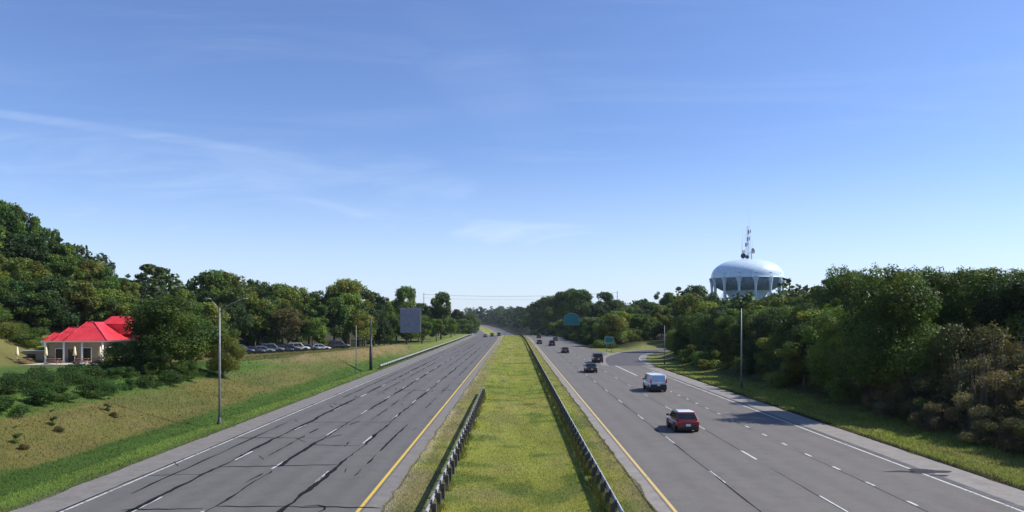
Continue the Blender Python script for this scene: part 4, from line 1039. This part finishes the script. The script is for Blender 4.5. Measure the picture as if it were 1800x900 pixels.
# patio strip and furniture in front
PT = empty('patio', (bx - 3.5, BD - 3.2, 0)); px_ = []
pz = gzs(bx - 3.5, BD - 3) ; PT.location.z = pz; tag(PT, 'sunlit pale paving in front of the red-roofed building', kind='structure')
MB().box((0, 0, .02), (19, 5.0, .3), math.radians(6)).build('paving', M['pave'], PT)
def umb_(x, y, label):
    z = pz + .17; o_ = empty('closed_parasol', (x, y, z)); tag(o_, label, 'parasol', 'closed parasols on the patio')
    MB().lathe([(.01, 2.5), (.12, 2.3), (.2, 1.6), (.24, 1.2), (.06, 1.15)], 10).build('canopy', M['cream'], o_); MB().tube([(0, 0, 0), (0, 0, 2.4)], .03, 6).build('pole', M['white_paint'], o_); MB().lathe([(.01, .1), (.3, .08), (.32, 0)], 12).build('base', M['stone'], o_)
for i, xq in enumerate((-9.4, -5.6, -1.8, 1.6)): umb_(bx + xq, BD - 3.6 + xq * .1, f"closed cream parasol, {ordw(i)} from the left in front of the red-roofed building")
def picnic(x, y, label):
    o_ = empty('picnic_table', (x, y, pz + .17), .15); tag(o_, label, 'table', 'patio tables')
    MB().box((0, 0, .74), (1.8, .8, .06)).build('table_top', M['wood'], o_)
    for s_ in (-1, 1): MB().box((0, s_ * .7, .44), (1.8, .28, .05)).build('bench', M['wood'], o_); MB().tube([(s_ * .7, -.7, 0), (s_ * .7, 0, .72)], .04, 5).tube([(s_ * .7, .7, 0), (s_ * .7, 0, .72)], .04, 5).build('leg', M['wood'], o_)
for i, xq in enumerate((-8.3, -4.5, -.6, 3.0)): picnic(bx + xq, BD - 3.9 + xq * .1, f"brown picnic table, {ordw(i)} from the left in front of the red-roofed building")

# ------------------------------------------------------------------ cars
def ring(w, z0, z1, y, n=16, p=3.2, tumble=.0):
    out = []
    for k in range(n):
        t = 2 * math.pi * (k + .5) / n; c, s = math.cos(t), math.sin(t)
        a = math.copysign(abs(c) ** (2 / p), c) * w; b = math.copysign(abs(s) ** (2 / p), s)
        zz = (z0 + z1) / 2 + b * (z1 - z0) / 2; out.append((a * (1 - tumble * max(0, b)), y, zz))
    return out
def yr0_(st): return st[0][0]
M['sky_tint_glass'] = mat_simple('sky_lit_glass', (.36, .43, .50), .15, .5, .1, 1)  # sky reflection put into the pale blue base colour
def make_car(kind):
    """front of the car at +y"""
    o = empty({'hatch': 'hatchback_car', 'sedan': 'sedan_car', 'suv': 'suv_car', 'van': 'cargo_van'}[kind])
    # stations: (y, halfwidth, zbottom, zbelt) ; cabin: yr0, yr1 (belt), yt0, yt1 (roof), zroof
    S_ = {'hatch': ([(-2.0, .70, .42, .78), (-1.93, .84, .32, .92), (-1.6, .885, .24, .98), (-.6, .90, .22, .98), (.5, .90, .22, .96), (1.2, .89, .24, .92), (1.75, .84, .28, .80), (1.98, .66, .36, .66)], (-1.93, 1.05, -1.38, .10, 1.48), 1.22),
          'sedan': ([(-2.35, .72, .42, .80), (-2.28, .85, .32, .94), (-1.7, .90, .24, .97), (-.6, .91, .22, .96), (.6, .91, .22, .94), (1.5, .90, .24, .88), (2.15, .84, .28, .74), (2.36, .66, .36, .62)], (-1.75, 1.15, -1.0, .3, 1.45), 1.42),
          'suv': ([(-2.3, .76, .46, .95), (-2.24, .90, .36, 1.08), (-1.6, .95, .28, 1.10), (-.6, .96, .27, 1.10), (.6, .96, .27, 1.08), (1.4, .95, .28, 1.04), (2.1, .90, .32, .95), (2.35, .74, .40, .72)], (-2.2, 1.15, -1.95, .45, 1.80), 1.4),
          'van': ([(-2.7, .94, .50, 1.12), (-2.66, .99, .42, 1.18), (-1.6, 1.0, .34, 1.20), (0, 1.0, .32, 1.18), (1.2, 1.0, .32, 1.14), (1.9, .96, .34, 1.02), (2.5, .88, .36, .86), (2.65, .74, .42, .7)], (-2.66, 1.8, -2.5, .9, 2.02), 1.68)}[kind]
    st, (yb0, yb1, yt0, yt1, zt), wb = S_; zb = st[3][3] - .05; w = st[3][1]; wt = w * {'van': .88, 'hatch': .77}.get(kind, .80)
    mb = MB(); mb.loft([ring(a, b, c, y) for y, a, b, c in st])
    # cabin
    wl = w * .95
    rings = []
    for f in (0, .12, .5, .88, .97, 1.0):
        yy0 = yb0 + (yt0 - yb0) * f; yy1 = yb1 + (yt1 - yb1) * f; ww = wl + (wt - wl) * f; z_ = zb + (zt - zb) * f
        if f == 1.0: yy0 += .12; yy1 -= .14; ww -= .12
        c_ = .10; rings.append([(-ww + c_, yy0, z_), (ww - c_, yy0, z_), (ww, yy0 + c_, z_), (ww, yy1 - c_, z_), (ww - c_, yy1, z_), (-ww + c_, yy1, z_), (-ww, yy1 - c_, z_), (-ww, yy0 + c_, z_)])
    mb.loft(rings, False)
    body = mb.build('body', M['paint'], o, .02)
    def P(f, yside, sx, inset=.0):    # point on the cabin
        yy0 = yb0 + (yt0 - yb0) * f; yy1 = yb1 + (yt1 - yb1) * f; ww = wl + (wt - wl) * f
        return ww * sx, (yy0 if yside == 0 else yy1), zb + (zt - zb) * f
    lo, hi = .14, .86
    def quad(ps, name, mat=M['glass_dark']):
        mb = MB(); mb.add(ps, [(0, 1, 2, 3)]); oo = mb.build(name, mat, o); m_ = oo.modifiers.new('s', 'SOLIDIFY'); m_.thickness = .012; m_.offset = 1; return oo
    e_ = .012
    a = P(lo, 0, -.86); b = P(lo, 0, .86); c = P(hi, 0, .84); d_ = P(hi, 0, -.84)
    if kind == 'van':
        quad([(p[0], p[1] - e_, p[2]) for p in (a, b, c, d_)], 'rear_window', M['sky_tint_glass']); MB().box((0, yr0_(st) - .01, .62), (1.9, .12, .62)).build('rear_panel', M['trim'], o, .04)
    else: quad([(p[0], p[1] - e_, p[2]) for p in (a, b, c, d_)], 'rear_window')
    a = P(lo, 1, -.88); b = P(lo, 1, .88); c = P(hi, 1, .86); d_ = P(hi, 1, -.86); quad([(p[0], p[1] + e_, p[2]) for p in (b, a, d_, c)], 'windshield')
    for s_ in (-1, 1):
        for f0, f1 in (((.06, .36), (.40, .66), (.69, .95)) if kind in ('suv',) else (((.60, .95),) if kind == 'van' else ((.10, .46), (.50, .93)))):
            ps = []
            for f, g_ in ((lo, f0), (lo, f1), (hi, f1), (hi, f0)):
                p0 = P(f, 0, s_); p1 = P(f, 1, s_); ps.append((p0[0] + s_ * e_, p0[1] + (p1[1] - p0[1]) * g_, p0[2]))
            quad(ps if s_ > 0 else ps[::-1], 'side_window')
    yr, yf = st[0][0], st[-1][0]; tz = st[1][3] - .16
    for s_ in (-1, 1):
        th = {'hatch': .26, 'sedan': .16, 'suv': .5, 'van': .6}[kind]
        mb = MB(); mb.box((s_ * (w - .19), yr + .03, tz - (.05 if kind != 'suv' else -.05)), (.24, .16, th if kind not in ('suv', 'van') else th * .7)) if kind != 'van' else mb.box((s_ * (w - .1), yr + .02, 1.3), (.14, .14, .5)); mb.build('tail_light', M['tail'], o, .03)
        mb = MB(); mb.box((s_ * (w - .28), yf - .10, st[-2][3] - .16), (.34, .2, .14)); mb.build('headlight', M['head'], o, .03)
        mb = MB(); mb.box((s_ * (w + .08), yb1 - .35, zb + .12), (.2, .12, .15)); mb.build('mirror', M['trim'], o, .03)
    mb = MB(); mb.box((0, yr + .02, .42), (w * 1.72, .2, .2)); mb.build('rear_bumper', M['trim'], o, .04)
    mb = MB(); mb.box((0, yf - .06, .40), (w * 1.6, .2, .2)); mb.build('front_bumper', M['trim'], o, .04)
    mb = MB(); mb.box((0, yr - .065, tz - .18), (.34, .02, .16)); mb.build('licence_plate', M['plate'], o)
    mb = MB(); mb.box((0, 0, .27), (w * 1.7, -2 * yr - .5, .2)); mb.build('underbody', M['trim'], o)
    rw = .33 if kind in ('hatch', 'sedan') else .38
    for s_ in (-1, 1):
        for yy_ in (-wb, wb * .98):
            wl_ = empty('wheel', (s_ * (w - .11), yy_, rw)); wl_.parent = o
            mb = MB(); mb.lathe([(rw * .62, -.1), (rw * .96, -.11), (rw, -.07), (rw, .07), (rw * .96, .11), (rw * .62, .085)], 20); q = mb.build('tyre', M['rubber'], wl_); q.rotation_euler = (0, math.pi / 2, 0)
            mb = MB(); mb.lathe([(.01, .07), (rw * .2, .09), (rw * .58, .06), (rw * .66, .1)], 14); mb.lathe([(.01, -.07), (rw * .2, -.09), (rw * .58, -.06), (rw * .66, -.1)], 14); q = mb.build('rim', M['rim'], wl_); q.rotation_euler = (0, math.pi / 2, 0)
            mb = MB(); mb.lathe([(.01, 0), (rw * 1.18, 0)], 18); mb.v = [(v[0], v[1], max(v[2], 0)) for v in mb.v]; q = mb.build('wheel_arch', M['trim'], o); q.location = (s_ * (w + .003), yy_, rw + .03); q.rotation_euler = (0, math.pi / 2, 0)
    if kind in ('suv', 'hatch'):
        for s_ in (-1, 1): MB().tube([(s_ * wt * .86, yt0 + .2, zt + .04), (s_ * wt * .86, yt1 - .15, zt + .04)], .022, 6).build('roof_rail', M['trim'], o)
    return o
PROTO = {k: make_car(k) for k in ('hatch', 'sedan', 'suv', 'van')}; USED = set()
def place_car(kind, x, y, rz, color, label, group, z=None, roof=None):
    p = PROTO[kind]; o = p if kind not in USED else copy_tree(p)
    if kind not in USED:
        USED.add(kind)
    o.location = (x, y, z if z is not None else float(zr(y)) + .005); o.rotation_euler = (0, 0, rz)
    for c in o.children:
        if c.name.split('.')[0] == 'body': c.color = (*color, 1)
    tag(o, label, 'car' if kind != 'van' else 'van', group)
    if roof:
        zt = 1.48; wt = .66
        r = MB().loft([[(-wt + .02, -1.40, zt + .006), (wt - .02, -1.40, zt + .006), (wt, -.9, zt + .004), (wt - .03, .0, zt - .0), (-wt + .03, .0, zt), (-wt, -.9, zt + .004)], [(-wt + .1, -1.32, zt + .05), (wt - .1, -1.32, zt + .05), (wt - .06, -.9, zt + .06), (wt - .12, -.1, zt + .045), (-wt + .12, -.1, zt + .045), (-wt + .06, -.9, zt + .06)]], False).build('roof', M['paint'], o, .02)
        r.color = (*roof, 1)
    return o
BK = (.012, .013, .016)
# copies first, special (white-roofed) last so its roof is not copied
on = 'cars driving away on the right road'
place_car('sedan', X_at(1038, 119), 119, 0, BK, 'black sedan on the right road, third vehicle from the camera', on)
place_car('suv', X_at(1050, 146), 146, 0, (.014, .014, .015), 'black suv by the exit ramp, ahead of the black sedan', on)
place_car('sedan', X_at(993, 187), 187, 0, (.02, .02, .024), 'dark sedan on the right road, fifth vehicle from the camera', on)
place_car('suv', X_at(970, 236), 236, 0, (.02, .022, .03), 'dark suv on the right road, sixth vehicle from the camera', on)
place_car('sedan', X_at(948, 254), 254, 0, (.015, .012, .012), 'dark sedan by the median rail, just before the small dark suv', on)
place_car('suv', X_at(947, 330), 330, 0, (.03, .03, .035), 'small dark suv by the median rail, just beyond the dark sedan', on)
place_car('sedan', X_at(976, 290), 290, 0, (.03, .03, .03), 'small dark sedan in the right-hand lane under the overhead sign', on)
place_car('suv', X_at(961, 395), 395, 0, (.03, .03, .035), 'smallest dark suv at the far end of the right road', on)
onl = 'cars coming towards the camera on the left road'
place_car('sedan', X_at(853, 350), 350, math.pi, (.06, .06, .07), 'leftmost of the far cars coming over the crest on the left road', onl)
place_car('suv', X_at(865, 365), 365, math.pi, (.05, .05, .055), 'middle of the far cars coming over the crest on the left road', onl)
place_car('suv', X_at(877, 385), 385, math.pi, (.02, .02, .022), 'dark far car beside the yellow line at the crest of the left road', onl)
# parked row
pk = 'cars parked in the row on the left bank'
cols = [((.015, .018, .06), 'dark blue'), ((.03, .03, .035), 'charcoal'), ((.16, .17, .18), 'silver'), ((.09, .095, .10), 'grey'), (BK, 'black'), ((.02, .02, .03), 'black'), ((.40, .40, .30), 'cream'), ((.05, .06, .08), 'slate'), ((.45, .45, .45), 'white'), ((.03, .03, .035), 'black'), ((.05, .02, .02), 'maroon'), ((.06, .07, .10), 'blue grey'), ((.03, .05, .08), 'navy')]  # paint colours lowered to stand for shade over the parked row
pxs = [424, 443, 461, 478, 494, 509, 524, 541, 562, 596]
for i, px in enumerate(pxs):
    d = float(np.interp(px, [420, 560, 700], [138, 158, 196])); x = X_at(px, d); kd = ('suv', 'sedan', 'sedan', 'suv', 'hatch', 'sedan')[i % 6] if 'hatch' in USED or i % 6 != 4 else 'sedan'
    place_car(kd, x, d, math.radians(-70 + G(-4, 4)), cols[i][0], f"{cols[i][1]} parked car, {ordw(i)} from the left in the row under the trees", pk, z=gzs(x, d) + .02)
place_car('van', X_at(1150, 88.5), 88.5, 0, (.62, .66, .70), 'pale blue-grey van with a dark lower back, ahead of the red hatchback', on)
hb = place_car('hatch', X_at(1199, 57.2), 57.2, 0, (.17, .005, .009), 'red hatchback with a white roof, nearest car to the camera', on, roof=(.75, .76, .78))

# ------------------------------------------------------------------ air
HAZE = 0.00006
if HAZE:
    hm = bpy.data.materials.new('haze'); hm.use_nodes = True; t = hm.node_tree; t.nodes.clear()
    vo = t.nodes.new('ShaderNodeVolumePrincipled'); vo.inputs['Color'].default_value = (.75, .85, 1, 1); vo.inputs['Density'].default_value = HAZE; vo.inputs['Anisotropy'].default_value = .2
    ou = t.nodes.new('ShaderNodeOutputMaterial'); t.links.new(vo.outputs[0], ou.inputs['Volume'])
    hb_ = MB().box((0, 1900, 40), (5600, 4400, 110)).build('haze', hm); tag(hb_, 'thin bluish summer haze over the whole scene', kind='stuff')
